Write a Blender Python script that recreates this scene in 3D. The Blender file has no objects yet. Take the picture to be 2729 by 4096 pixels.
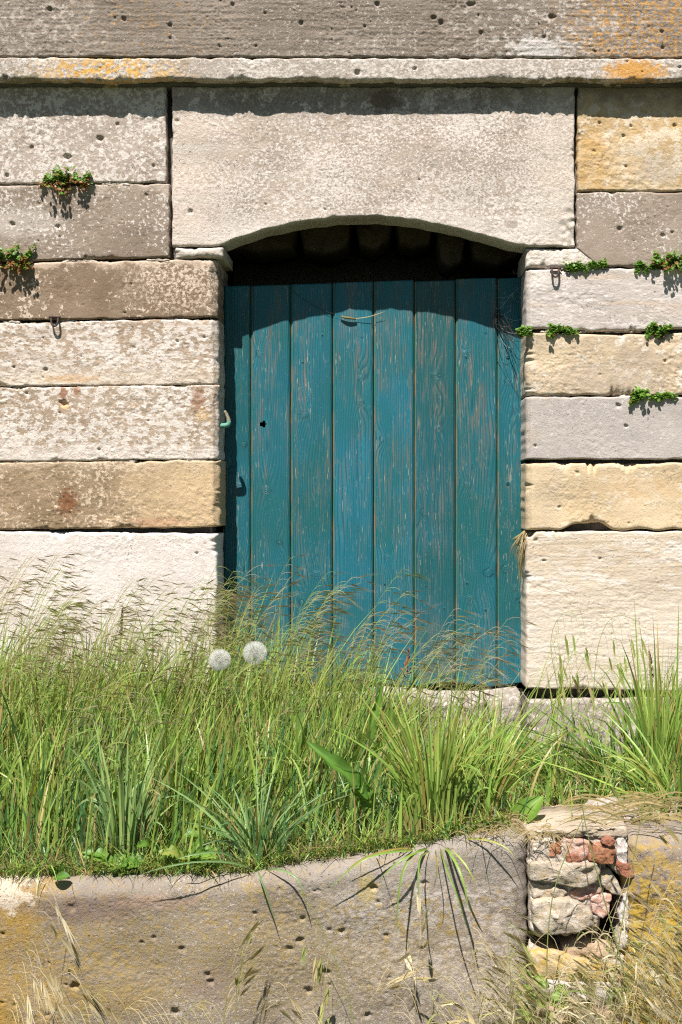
import bpy, math
import numpy as np
from math import radians, sin, cos, pi

# ------------------------------------------------------------------ camera, sky, sun, exposure
S = 0.000625            # metres per photograph pixel on the face of the wall (Y = 0)
D = 3.2                 # camera distance from that face
X0, Y0, ZE = 1530.0, 2000.0, 0.5
scene = bpy.context.scene
C = scene.collection

cam_d = bpy.data.cameras.new('camera'); cam = bpy.data.objects.new('camera', cam_d); C.objects.link(cam)
cam.location = (0, -D, ZE); cam.rotation_euler = (pi / 2, 0, 0)
cam_d.sensor_fit = 'HORIZONTAL'; cam_d.sensor_width = 24.0
cam_d.lens = 24.0 * D / (2729 * S)
cam_d.shift_x = (1364.5 - X0) / 2729.0
cam_d.shift_y = (Y0 - 2048.0) / 2729.0
cam_d.clip_start = 0.05; cam_d.clip_end = 3000
scene.camera = cam

SUN = np.array([0.036, 0.125, -0.214]); SUN /= np.linalg.norm(SUN)      # direction the light travels
elev = math.asin(-SUN[2]); azim = math.atan2(-SUN[0], -SUN[1])           # where the sun stands
world = bpy.data.worlds.new('World'); scene.world = world; world.use_nodes = True
wt = world.node_tree; bg = wt.nodes['Background']
sky = wt.nodes.new('ShaderNodeTexSky'); sky.sky_type = 'NISHITA'; sky.sun_disc = False
sky.air_density = 0.5; sky.dust_density = 0.2; sky.sun_elevation = elev; sky.sun_rotation = azim
wt.links.new(sky.outputs[0], bg.inputs[0]); bg.inputs[1].default_value = 0.05
sl = bpy.data.lights.new('sun', 'SUN'); sl.energy = 5.0; sl.angle = radians(0.53); sl.color = (1.0, 0.965, 0.915)
so = bpy.data.objects.new('sun', sl); C.objects.link(so)
from mathutils import Vector
so.rotation_euler = Vector(SUN.tolist()).to_track_quat('-Z', 'Y').to_euler(); so.location = (-1, -4, 6)
scene.view_settings.view_transform = 'Standard'; scene.view_settings.look = 'None'
scene.view_settings.exposure = 0.92; scene.view_settings.gamma = 1.0
scene.cycles.use_denoising = False; scene.cycles.filter_width = 1.2
scene.cycles.max_bounces = 6; scene.cycles.diffuse_bounces = 2; scene.cycles.transparent_max_bounces = 8

# ------------------------------------------------------------------ helpers
rng = np.random.default_rng(11)

def W(x, y, Y=0.0):
    k = S * (D + Y) / D
    return np.array([(x - X0) * k, Y, ZE - (y - Y0) * k])
def PX(X, Y):
    return X0 + X / (S * (D + Y) / D)
def WX(x, Y=0.0): return (x - X0) * S * (D + Y) / D
def WZ(y, Y=0.0): return ZE - (y - Y0) * S * (D + Y) / D

_perm = np.random.default_rng(3).permutation(4096)
_ga = np.random.default_rng(4).uniform(0, 2 * pi, 4096)
_gx, _gy = np.cos(_ga), np.sin(_ga)
def perlin(x, y, seed=0):
    x = np.asarray(x, float) + seed * 17.31; y = np.asarray(y, float) + seed * 9.77
    xi = np.floor(x).astype(np.int64); yi = np.floor(y).astype(np.int64)
    xf = x - xi; yf = y - yi
    u = xf * xf * xf * (xf * (xf * 6 - 15) + 10); v = yf * yf * yf * (yf * (yf * 6 - 15) + 10)
    def g(ix, iy, dx, dy):
        h = _perm[(_perm[ix & 4095] + iy) & 4095]
        return _gx[h] * dx + _gy[h] * dy
    a = g(xi, yi, xf, yf); b = g(xi + 1, yi, xf - 1, yf)
    c = g(xi, yi + 1, xf, yf - 1); d = g(xi + 1, yi + 1, xf - 1, yf - 1)
    return ((a + (b - a) * u) * (1 - v) + (c + (d - c) * u) * v) * 1.5
def fbm(x, y, seed=0, oct=3):
    s, a = 0, 1.0
    for o in range(oct):
        s = s + a * perlin(x * 2 ** o, y * 2 ** o, seed + o * 5); a *= 0.5
    return s
def smooth(a, b, x):
    t = np.clip((x - a) / (b - a), 0, 1); return t * t * (3 - 2 * t)

def mesh_from(name, V, quads=None, tris=None, attrs=None, shade=True):
    me = bpy.data.meshes.new(name)
    V = np.asarray(V, np.float32)
    me.vertices.add(len(V)); me.vertices.foreach_set('co', V.ravel())
    li, ls = [], []
    n = 0
    if quads is not None and len(quads):
        q = np.asarray(quads, np.int32); li.append(q.ravel()); ls.append(np.arange(len(q)) * 4); n = len(q) * 4
    if tris is not None and len(tris):
        t = np.asarray(tris, np.int32); li.append(t.ravel()); ls.append(n + np.arange(len(t)) * 3)
    li = np.concatenate(li).astype(np.int32); ls = np.concatenate(ls).astype(np.int32)
    me.loops.add(len(li)); me.loops.foreach_set('vertex_index', li)
    me.polygons.add(len(ls)); me.polygons.foreach_set('loop_start', ls)
    if shade: me.polygons.foreach_set('use_smooth', np.ones(len(ls), bool))
    for k, a in (attrs or {}).items():
        a = np.asarray(a, np.float32)
        if a.ndim == 1:
            at = me.attributes.new(k, 'FLOAT', 'POINT'); at.data.foreach_set('value', a)
        else:
            at = me.attributes.new(k, 'FLOAT_VECTOR', 'POINT'); at.data.foreach_set('vector', a.ravel())
    me.update(calc_edges=True); me.validate()
    return me
def link(name, me, mat, parent=None):
    o = bpy.data.objects.new(name, me); C.objects.link(o)
    if mat is not None:
        me.materials.clear(); me.materials.append(mat)
    if parent is not None: 
        o.parent = parent; o.matrix_parent_inverse = MPI.get(parent.name, parent.matrix_world).inverted() if parent.type == 'EMPTY' else parent.matrix_world.inverted()
    return o
MPI = {}
from mathutils import Matrix
def thing(name, label, cat, loc, group=None):
    o = bpy.data.objects.new(name, None); C.objects.link(o); o.location = tuple(float(v) for v in loc)
    o.empty_display_size = 0.05
    MPI[o.name] = Matrix.Translation(o.location)
    return tag(o, label, cat, group)
def tag(o, label=None, cat=None, group=None, kind=None):
    if label: o['label'] = label
    if cat: o['category'] = cat
    if group: o['group'] = group
    if kind: o['kind'] = kind
    return o

# ------------------------------------------------------------------ node helper
class NT:
    def __init__(s, name):
        s.m = bpy.data.materials.new(name); s.m.use_nodes = True; s.t = s.m.node_tree
        s.b = s.t.nodes['Principled BSDF']; s.out = s.t.nodes['Material Output']
        s._pos = None
    def n(s, typ, **kw):
        nd = s.t.nodes.new(typ)
        for k, v in kw.items(): setattr(nd, k, v)
        return nd
    def set(s, sock, v):
        if isinstance(v, bpy.types.NodeSocket): s.t.links.new(v, sock)
        elif isinstance(v, (tuple, list)) and len(v) == 3 and sock.type == 'RGBA': sock.default_value = (*v, 1)
        else: sock.default_value = v
    def pos(s):
        if s._pos is None: s._pos = s.n('ShaderNodeNewGeometry').outputs['Position']
        return s._pos
    def map(s, scale=(1, 1, 1), loc=(0, 0, 0), rot=(0, 0, 0), vec=None):
        nd = s.n('ShaderNodeMapping'); s.set(nd.inputs[0], vec or s.pos())
        nd.inputs[1].default_value = loc; nd.inputs[2].default_value = rot; nd.inputs[3].default_value = scale
        return nd.outputs[0]
    def noise(s, scale, detail=3, rough=0.55, vec=None, dist=0.0, lac=2.0):
        nd = s.n('ShaderNodeTexNoise'); s.set(nd.inputs['Vector'], vec or s.pos())
        nd.inputs['Scale'].default_value = scale; nd.inputs['Detail'].default_value = detail
        nd.inputs['Roughness'].default_value = rough; nd.inputs['Distortion'].default_value = dist
        return nd.outputs['Fac']
    def voro(s, scale, vec=None, feature='F1', out='Distance', rnd=1.0):
        nd = s.n('ShaderNodeTexVoronoi', feature=feature); s.set(nd.inputs['Vector'], vec or s.pos())
        nd.inputs['Scale'].default_value = scale; nd.inputs['Randomness'].default_value = rnd
        return nd.outputs[out]
    def math(s, op, a, b=0.0, c=None):
        nd = s.n('ShaderNodeMath', operation=op); s.set(nd.inputs[0], a); s.set(nd.inputs[1], b)
        if c is not None: s.set(nd.inputs[2], c)
        return nd.outputs[0]
    def ramp(s, v, lo, hi, a=0.0, b=1.0, sm=True):
        nd = s.n('ShaderNodeMapRange'); nd.interpolation_type = 'SMOOTHSTEP' if sm else 'LINEAR'
        s.set(nd.inputs[0], v); nd.inputs[1].default_value = lo; nd.inputs[2].default_value = hi
        nd.inputs[3].default_value = a; nd.inputs[4].default_value = b
        return nd.outputs[0]
    def mix(s, f, a, b, blend='MIX'):
        nd = s.n('ShaderNodeMix', data_type='RGBA', blend_type=blend); s.set(nd.inputs[0], f)
        s.set(nd.inputs[6], a); s.set(nd.inputs[7], b)
        return nd.outputs[2]
    def attr(s, name, out='Fac'):
        nd = s.n('ShaderNodeAttribute'); nd.attribute_name = name; return nd.outputs[out]
    def sep(s, v):
        nd = s.n('ShaderNodeSeparateXYZ'); s.set(nd.inputs[0], v); return nd.outputs
    def bump(s, h, dist, strength=1.0, normal=None):
        nd = s.n('ShaderNodeBump'); nd.inputs['Strength'].default_value = strength; nd.inputs['Distance'].default_value = dist
        s.set(nd.inputs['Height'], h)
        if normal is not None: s.set(nd.inputs['Normal'], normal)
        return nd.outputs[0]
    def blob(s, px, py, rx, ry, Y=0.0, edge=0.35, nscale=60, namp=1.1):
        """a noisy-edged patch on a face seen in the photograph at pixel px, py"""
        c = W(px, py, Y); k = S * (D + Y) / D
        v = s.map(scale=(1 / (rx * k), 0.0, 1 / (ry * k)), loc=(-c[0] / (rx * k), 0, -c[2] / (ry * k)))
        ln = s.n('ShaderNodeVectorMath', operation='LENGTH'); s.set(ln.inputs[0], v)
        nz = s.noise(nscale, 4, 0.65)
        d = s.math('ADD', ln.outputs['Value'], s.math('MULTIPLY', s.math('SUBTRACT', nz, 0.5), namp * 2))
        return s.ramp(d, 1.0 + edge, 1.0 - edge)
    def done(s, col, rough=0.85, normal=None, spec=0.3):
        s.set(s.b.inputs['Base Color'], col); s.set(s.b.inputs['Roughness'], rough)
        s.b.inputs['Specular IOR Level'].default_value = spec
        if normal is not None: s.set(s.b.inputs['Normal'], normal)
        return s.m

def stone_mat(name, a, b, pale=(0.62, 0.57, 0.5), pale_amt=0.4, pale_scale=70, dark=(0.12, 0.10, 0.08), dark_amt=0.2,
              hstretch=1.0, bumpd=0.0016, extras=(), seed=0, big=7.0, Y=0.0):
    t = NT(name); pale_scale = pale_scale * (1.75 if pale_scale > 35 else 1.3)
    off = (seed * 3.17, seed * 1.3, seed * 2.71)
    v = t.map(scale=(hstretch, 1, 1), loc=off)
    n1 = t.noise(big, 5, 0.6, v); n2 = t.noise(34, 4, 0.6, v)
    col = t.mix(t.ramp(t.math('ADD', n1, t.math('MULTIPLY', n2, 0.5)), 0.58, 0.92), a, b)
    # dark grime, in fine speckle and broad drifts
    nd = t.noise(150, 3, 0.7, v)
    dm = t.math('MULTIPLY', t.ramp(nd, 0.5, 0.68), t.ramp(t.noise(9, 3, 0.6, t.map(loc=(off[1], 3, off[0]))), 0.35, 0.65, 0.25, 1.0))
    col = t.mix(t.math('MULTIPLY', dm, dark_amt), col, dark)
    # pale lichen crust in crisp patches
    np_ = t.noise(pale_scale, 6, 0.68, t.map(scale=(hstretch, 1, 1), loc=(off[2], 1, off[1])))
    lo = 0.66 - 0.34 * pale_amt
    drift = t.noise(6, 2, 0.5, t.map(loc=(off[2] + 5, 0, off[0])))
    pm = t.ramp(t.math('ADD', np_, t.math('MULTIPLY', t.math('SUBTRACT', drift, 0.5), 0.30)), lo, lo + 0.05)
    ptone = t.mix(t.noise(240, 2, 0.6), tuple(c * 0.86 for c in pale), tuple(min(0.8, c * 1.1) for c in pale))
    col = t.mix(t.math('MULTIPLY', pm, 0.9), col, ptone)
    for e in extras:
        if e[0] == 'blob':
            _, px, py, rx, ry, c, st = e[:7]
            m = t.blob(px, py, rx, ry, Y, *(e[7:] or (0.35, 60, 1.1)))
            col = t.mix(t.math('MULTIPLY', m, st), col, c)
        elif e[0] == 'gradx':
            _, xa, xb, c, st = e
            sx = t.sep(t.pos())[0]
            g = t.ramp(t.math('ADD', sx, t.math('MULTIPLY', t.math('SUBTRACT', t.noise(14, 4, 0.65), 0.5), 0.35)), WX(xa, Y), WX(xb, Y))
            col = t.mix(t.math('MULTIPLY', g, st), col, c)
        elif e[0] == 'grady':
            _, ya, yb, c, st = e
            sz = t.sep(t.pos())[2]
            g = t.ramp(t.math('ADD', sz, t.math('MULTIPLY', t.math('SUBTRACT', t.noise(14, 4, 0.65), 0.5), 0.12)), WZ(ya, Y), WZ(yb, Y))
            col = t.mix(t.math('MULTIPLY', g, st), col, c)
        elif e[0] == 'spots':       # crisp lichen spots over a soft region
            _, px, py, rx, ry, c, st, sc, thr = e
            m = t.blob(px, py, rx, ry, Y, 0.6, 20, 0.8)
            sp = t.ramp(t.noise(sc, 5, 0.7, t.map(loc=(seed + 7, 2, 1))), thr, thr + 0.06)
            col = t.mix(t.math('MULTIPLY', t.math('MULTIPLY', m, sp), st), col, c)
        elif e[0] == 'allspots':
            _, c, st, sc, thr = e
            sp = t.ramp(t.noise(sc, 5, 0.7, t.map(loc=(seed + 9, 2, 4))), thr, thr + 0.07)
            col = t.mix(t.math('MULTIPLY', sp, st), col, c)
        elif e[0] == 'bands':       # sedimentary streaks
            _, c, st, sc, rot = e
            sp = t.ramp(t.noise(sc, 4, 0.6, t.map(scale=(0.08, 1, 1), rot=(0, rot, 0), loc=(seed, 0, seed))), 0.5, 0.68)
            col = t.mix(t.math('MULTIPLY', sp, st), col, c)
    # open pores
    po = t.math('MULTIPLY', t.ramp(t.noise(170, 2, 0.5, t.map(loc=(off[0], 8, off[2]))), 0.66, 0.72), t.ramp(t.noise(11, 2, 0.5, t.map(loc=(off[1], 2, off[1]))), 0.42, 0.6))
    col = t.mix(t.math('MULTIPLY', po, 0.45), col, tuple(c * 0.35 for c in a))
    # grain of the sandstone
    g = t.noise(700, 2, 0.7)
    col = t.mix(t.ramp(g, 0.3, 0.7, 0.0, 0.28), col, tuple(c * 0.55 for c in a))
    h = t.math('ADD', t.math('MULTIPLY', t.noise(260, 3, 0.7, v), 0.7), t.math('MULTIPLY', pm, 0.18))
    h = t.math('ADD', h, t.math('MULTIPLY', g, 0.5)); h = t.math('SUBTRACT', h, t.math('MULTIPLY', po, 1.2))
    col = t.mix(1.0, col, (1.035, 0.99, 0.99), 'MULTIPLY')
    return t.done(col, 0.92, t.bump(h, bumpd), 0.15)

# ------------------------------------------------------------------ dressed stone blocks
def axis(a, b, step, lo, hi, coarse):
    """coordinates from a to b: fine inside lo..hi, coarse outside"""
    segs = []
    pts = sorted({a, b, *[p for p in (lo, hi) if a < p < b]})
    for p, q in zip(pts[:-1], pts[1:]):
        st = step if (p >= lo and q <= hi) else coarse
        n = max(2, int(math.ceil((q - p) / st)))
        segs.append(np.linspace(p, q, n + 1)[:-1])
    return np.concatenate(segs + [np.array([b])])
FINE = 3.9
def fv(f, x): return f(x) if callable(f) else np.full_like(x, float(f))

def block(name, xl, xr, yt, yb, mat, parent, Y=0.0, depth=0.16, R=0.0034, wave=0.0022, rough=0.0011, fine=0.0006, seed=0,
          chl=0.0, chr_=0.0, pits=(), npits=0, prange=(4, 9), hs=1.0, chips=0.95, wob=0.0022, lines=0.0, step=FINE, yl=None, slump=None, hook=None):
    k = S * (D + Y) / D
    r = np.random.default_rng(seed * 7 + 5)
    xs = axis(xl, xr, step, -40, 2770, 60)
    vis_y = max(fv(yb, xs).max() - fv(yt, xs).min(), 10)
    nv = max(3, int(vis_y / step)) + 1
    v = np.linspace(0, 1, nv)
    T, B = fv(yt, xs), fv(yb, xs)
    XX = np.repeat(xs[None, :], nv, 0); YY = T[None, :] + (B - T)[None, :] * v[:, None]
    if hook is not None: XX, YY = hook(XX, YY, v)
    X = (XX - X0) * k; Z = ZE - (YY - Y0) * k
    slope = np.gradient(B, xs); cosb = 1 / np.sqrt(1 + slope ** 2)
    dl = (XX - xl) * k; dr = (xr - XX) * k; dt = (YY - T) * k; db = (B - YY) * k * cosb[None, :]
    # wandering arrises
    X = X + wob * perlin(X * 9, Z * 40, seed) * (smooth(0.03, 0, dl) + smooth(0.03, 0, dr))
    Z = Z + wob * perlin(X * 26, Z * 3, seed + 3) * (smooth(0.03, 0, dt) + smooth(0.03, 0, db))
    Yd = np.zeros_like(X)
    def edge(d, along, sd):
        n = fbm(along * 22, np.zeros_like(along) + sd * 3.3, seed + sd, 3)
        R1 = min(R, 0.007); Rl = R + R1 * 0.7 * n + R1 * 4.6 * chips * smooth(0.26, 0.7, fbm(along * 11, np.zeros_like(along) + sd, seed + sd + 40, 3)) * (0.55 + 0.5 * perlin(along * 130, np.zeros_like(along) + sd * 2.2, seed + 60))
        Rl = np.maximum(Rl, 0.0015)
        q = np.clip(1 - d / Rl, 0, 1)
        return Rl * (1 - np.sqrt(np.clip(1 - q * q, 0, 1)))
    Yd += np.maximum.reduce([edge(dl, Z, 1), edge(dr, Z, 2), edge(dt, X, 3), edge(db, X, 4)])
    if chl: Yd += np.maximum(0, chl - dl) * 1.0
    if chr_: Yd += np.maximum(0, chr_ * (1 + 0.35 * fbm(Z * 14, Z * 0, seed + 9, 2)) - dr) * 1.0
    Yd += wave * fbm(X * 5 * hs, Z * 7, seed + 11, 2) 
    amp = 0.55 + 0.9 * smooth(-0.3, 0.5, fbm(X * 7, Z * 9, seed + 19, 2))
    Yd += amp * (0.45 * rough * fbm(X * 58 * hs, Z * 66, seed + 17, 2) + 0.42 * rough * np.abs(perlin(X * 125 * hs, Z * 125, seed + 18)) * 1.6 + 0.7 * fine * perlin(X * 205 * hs, Z * 205, seed + 23))
    if lines: Yd += lines * perlin(X * 6, Z * 150 + 0.4 * perlin(X * 20, Z * 20, seed), seed + 29)
    if slump is not None: Yd += slump(XX, YY, X, Z)
    allp = [(p[0], p[1], p[2], (p[3] if len(p) > 3 else 0.9)) for p in pits]
    x0v, x1v = max(xl, -30), min(xr, 2760)
    for i in range(npits):
        px = r.uniform(x0v + 12, x1v - 12); 
        ty, by = np.interp(px, xs, T), np.interp(px, xs, B)
        py = r.uniform(ty + 12, by - 10)
        allp.append((px, py, prange[0] + (prange[1] - prange[0]) * r.uniform(0, 1) ** 2.2, r.uniform(0.6, 1.2)))
    for (px, py, pr, df) in allp:
        c = ((px - X0) * k, ZE - (py - Y0) * k); rr = pr * k
        jx = np.where(np.abs(X[0] - c[0]) < 2.2 * rr)[0]
        if len(jx) == 0: continue
        sl_ = slice(jx[0], jx[-1] + 1)
        dx = (X[:, sl_] - c[0]) / rr; dz = (Z[:, sl_] - c[1]) / (rr * 0.86)
        d = np.sqrt(dx * dx + dz * dz) * (1 + 0.35 * perlin(dx * 1.3, dz * 1.3, int(px) % 97))
        Yd[:, sl_] += 1.05 * rr * df * smooth(1.2, 0.35, d)
    V = np.stack([X, Y + Yd, Z], -1)
    ny, nx = X.shape
    idx = np.arange(ny * nx).reshape(ny, nx)
    q = np.stack([idx[:-1, :-1], idx[1:, :-1], idx[1:, 1:], idx[:-1, 1:]], -1).reshape(-1, 4)
    loop = np.concatenate([idx[0, :-1], idx[:-1, -1], idx[-1, :0:-1], idx[:0:-1, 0]])
    P = V.reshape(-1, 3); rings = [P]; base = ny * nx; prev = loop; quads = [q]
    for dd, jit in ((0.026, 0.0012), (0.05, 0.0015), (depth, 0)):
        R_ = P[loop].copy(); R_[:, 1] = Y + np.maximum(R_[:, 1] - Y, 0) * 0 + dd
        R_[:, 1] = np.maximum(R_[:, 1], P[loop][:, 1] + 0.002)
        R_[:, 0] += jit * perlin(R_[:, 2] * 60, R_[:, 0] * 60 + dd * 90, seed); R_[:, 2] += jit * perlin(R_[:, 0] * 60, R_[:, 2] * 60 + dd * 90, seed + 1)
        cur = base + np.arange(len(loop)); base += len(loop); rings.append(R_)
        quads.append(np.stack([prev, np.roll(prev, -1), np.roll(cur, -1), cur], -1)); prev = cur
    me = mesh_from(name, np.concatenate(rings), np.concatenate(quads))
    return link(name, me, mat, parent)

def chunk(name, poly, Y, depth, mat, parent, bulge=0.012, rough=0.004, seed=0, nper=56, Rr=0.13, freq=40):
    """an irregular lump with a traced outline, rounded front and real thickness"""
    p = np.array([W(x, y, Y)[[0, 2]] for x, y in poly])
    seg = np.linalg.norm(np.roll(p, -1, 0) - p, axis=1); cum = np.concatenate([[0], np.cumsum(seg)])
    s = np.linspace(0, cum[-1], nper, endpoint=False); pc = np.vstack([p, p[:1]])
    b = np.stack([np.interp(s, cum, pc[:, i]) for i in (0, 1)], 1)
    b += 0.0026 * np.stack([perlin(b[:, 0] * 90, b[:, 1] * 90, seed), perlin(b[:, 0] * 90, b[:, 1] * 90, seed + 5)], 1)
    c = b.mean(0); b = c + (b - c) * 1.04; size = np.sqrt(((b - c) ** 2).sum(1)).mean()
    V = [np.array([[c[0], Y - bulge + rough * perlin(c[0] * freq, c[1] * freq, seed), c[1]]])]; quads = []; tris = []
    rs = [0.12, 0.25, 0.4, 0.55, 0.7, 0.82, 0.91, 0.97, 1.0]; base = 1; prev = None
    for r_ in rs:
        q = c + (b - c) * r_
        e = max(0, (r_ - (1 - Rr)) / Rr)
        yy = Y - bulge * (1 - r_ ** 2 * 0.4) + min(depth * 0.5, size * 0.45) * (1 - math.sqrt(max(0, 1 - e * e)))
        yy = yy + rough * (fbm(q[:, 0] * freq, q[:, 1] * freq, seed, 3) + 1.2 * np.round(1.5 * perlin(q[:, 0] * freq * .6, q[:, 1] * freq * .6, seed + 7)) / 1.5)
        V.append(np.stack([q[:, 0], yy, q[:, 1]], 1)); cur = base + np.arange(nper); base += nper
        if prev is None: tris = np.stack([np.zeros(nper, int), cur, np.roll(cur, -1)], -1)
        else: quads.append(np.stack([prev, cur, np.roll(cur, -1), np.roll(prev, -1)], -1))
        prev = cur
    for dd, sc in ((0.6, 1.01), (1.0, 0.93)):
        q = c + (b - c) * sc; V.append(np.stack([q[:, 0], np.full(nper, Y + depth * dd), q[:, 1]], 1))
        cur = base + np.arange(nper); base += nper
        quads.append(np.stack([prev, cur, np.roll(cur, -1), np.roll(prev, -1)], -1)); prev = cur
    V.append(np.array([[c[0], Y + depth, c[1]]])); tris = np.concatenate([tris, np.stack([np.full(nper, base), np.roll(prev, -1), prev], -1)])
    me = mesh_from(name, np.concatenate(V), np.concatenate(quads), tris[:, ::-1])
    # consistent outward normals
    import bmesh
    bm = bmesh.new(); bm.from_mesh(me); bmesh.ops.recalc_face_normals(bm, faces=bm.faces); bm.to_mesh(me); bm.free()
    return link(name, me, mat, parent)
def box_obj(name, lo, hi, mat, parent=None):
    x0, y0, z0 = lo; x1, y1, z1 = hi
    V = [(x0, y0, z0), (x1, y0, z0), (x1, y1, z0), (x0, y1, z0), (x0, y0, z1), (x1, y0, z1), (x1, y1, z1), (x0, y1, z1)]
    q = [(0, 3, 2, 1), (4, 5, 6, 7), (0, 1, 5, 4), (1, 2, 6, 5), (2, 3, 7, 6), (3, 0, 4, 7)]
    return link(name, mesh_from(name, V, q, shade=False), mat, parent)

# ================================================================== SETTING: ground
GZ = -0.16
t = NT('soil'); n = t.noise(30, 5, 0.7)
m_soil = t.done(t.mix(t.ramp(n, 0.3, 0.7), (0.075, 0.055, 0.035), (0.19, 0.145, 0.085)), 0.95, t.bump(t.noise(140, 4, 0.7), 0.006), 0.1)
t = NT('field'); n = t.noise(3, 6, 0.7)
m_field = t.done(t.mix(t.ramp(n, 0.35, 0.65), (0.045, 0.065, 0.02), (0.10, 0.11, 0.045)), 0.95, t.bump(t.noise(60, 4, 0.7), 0.01), 0.1)

def sheet(name, xs, ys, zf, mat):
    XX, YY = np.meshgrid(xs, ys); ZZ = zf(XX, YY)
    idx = np.arange(XX.size).reshape(XX.shape)
    q = np.stack([idx[:-1, :-1], idx[:-1, 1:], idx[1:, 1:], idx[1:, :-1]], -1).reshape(-1, 4)
    return link(name, mesh_from(name, np.stack([XX, YY, ZZ], -1).reshape(-1, 3), q), mat)
LOWZ = -0.78
ax = np.concatenate([-np.geomspace(900, 3.2, 14), np.linspace(-3, 3, 80), np.geomspace(3.2, 900, 14)])
ay = np.concatenate([-np.geomspace(900, 3.4, 14), np.linspace(-3.2, -0.9, 40)])
o = sheet('ground', ax, ay, lambda x, y: LOWZ + 0.015 * fbm(x * 3, y * 3, 5, 3) * np.exp(-(x * x + y * y) / 60), m_field); tag(o, kind='structure')

kx = np.array([-700, 0, 400, 800, 1000, 1150, 1400, 1560, 1700, 1850, 1950, 2040, 2090, 2120, 2500.]); ky = np.array([3538, 3530, 3522, 3520, 3508, 3480, 3442, 3418, 3392, 3362, 3338, 3328, 3344, 3372, 3372.])
kxs = np.arange(-700, 2501, 4.0); kys = np.convolve(np.pad(np.interp(kxs, kx, ky), 20, 'edge'), np.hanning(41) / np.hanning(41).sum(), 'valid')
ktop = lambda x: np.interp(x, kxs, kys)
def bank_z(x, y):
    px = PX(x, y)
    kt = ZE - (ktop(px) - Y0) * S * (D - 0.9) / D
    f = smooth(-0.80, -0.55, y)
    return (GZ + 0.018 * fbm(x * 4, y * 4, 77, 3)) * f + (kt + 0.007 + 0.006 * fbm(x * 9, y * 9, 78, 2)) * (1 - f) - 0.022 * smooth(-0.846, -0.868, y)
o = sheet('soil_bank', np.linspace(-2.6, 2.6, 240), np.linspace(-0.868, 0.03, 90), bank_z, m_soil); tag(o, kind='structure')

# ================================================================== THE STONE WALL
wall = thing('stone_wall', 'old pale sandstone block wall with projecting coping and arched lintel over the door', 'wall', (0, 0.1, GZ))
BRN = (0.235, 0.185, 0.135); BRN2 = (0.34, 0.285, 0.22); WHT = (0.66, 0.615, 0.55); CRM = (0.55, 0.44, 0.29); GRY = (0.45, 0.415, 0.375)
YEL = (0.58, 0.42, 0.20); GRD = (0.17, 0.145, 0.115); OR = (0.62, 0.30, 0.035); RUST = (0.24, 0.085, 0.03)
M = {}
M['L1'] = stone_mat('stone_L1', (0.335, 0.28, 0.225), (0.42, 0.36, 0.30), WHT, 0.54, 55, seed=1, dark_amt=0.35)
M['L2'] = stone_mat('stone_L2', (0.225, 0.18, 0.135), (0.30, 0.25, 0.195), WHT, 0.30, 60, seed=2, dark_amt=0.4, extras=[('blob', 80, 890, 160, 60, WHT, 0.35), ('grady', 770, 735, (0.5, 0.43, 0.35), 0.6)])
M['L3'] = stone_mat('stone_L3', (0.19, 0.138, 0.09), (0.25, 0.19, 0.13), (0.63, 0.53, 0.42), 0.27, 50, seed=3, extras=[('spots', 720, 1120, 190, 110, (0.64, 0.53, 0.41), 0.9, 110, 0.49), ('grady', 1070, 1045, (0.58, 0.47, 0.36), 0.8)])
M['L4'] = stone_mat('stone_L4', (0.33, 0.255, 0.18), (0.42, 0.335, 0.25), WHT, 0.62, 55, hstretch=0.6, seed=4, dark_amt=0.3, extras=[('grady', 1440, 1520, (0.62, 0.54, 0.42), 0.55), ('blob', 280, 1515, 110, 14, (0.55, 0.33, 0.13), 0.5), ('bands', (0.36, 0.28, 0.2), 0.5, 40, 0.04)])
M['L5'] = stone_mat('stone_L5', (0.32, 0.25, 0.175), (0.41, 0.33, 0.245), WHT, 0.60, 50, hstretch=0.7, seed=5, dark_amt=0.3, extras=[('grady', 1760, 1830, (0.66, 0.61, 0.54), 0.75), ('blob', 255, 1570, 14, 24, RUST, 0.8, .3, 130, 1.8), ('blob', 305, 1565, 16, 14, RUST, 0.7, .3, 130, 1.8), ('blob', 795, 1600, 26, 45, RUST, 0.6, .3, 130, 2.2), ('blob', 810, 1660, 30, 30, YEL, 0.5), ('blob', 258, 1622, 18, 15, (0.62, 0.42, 0.22), 0.9, 0.2, 60, 0.5)])
M['L6'] = stone_mat('stone_L6', (0.22, 0.16, 0.095), (0.32, 0.24, 0.15), (0.62, 0.51, 0.38), 0.36, 55, seed=6, extras=[('gradx', 330, 760, (0.58, 0.44, 0.26), 0.85), ('blob', 270, 2010, 34, 42, (0.17, 0.06, 0.022), 0.85, 0.3, 130, 2.6), ('blob', 640, 2090, 120, 18, (0.45, 0.25, 0.15), 0.5), ('grady', 1900, 1845, (0.56, 0.46, 0.33), 0.5)])
M['L7'] = stone_mat('stone_L7', (0.60, 0.55, 0.495), (0.68, 0.635, 0.58), (0.70, 0.66, 0.6), 0.5, 40, seed=7, dark_amt=0.12, extras=[('blob', 570, 2128, 40, 12, (0.58, 0.36, 0.2), 0.5), ('blob', 30, 2330, 60, 90, (0.5, 0.42, 0.34), 0.5)])
M['base'] = stone_mat('stone_base', (0.27, 0.24, 0.20), (0.38, 0.34, 0.29), (0.56, 0.52, 0.46), 0.42, 45, seed=8, dark_amt=0.6)
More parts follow.
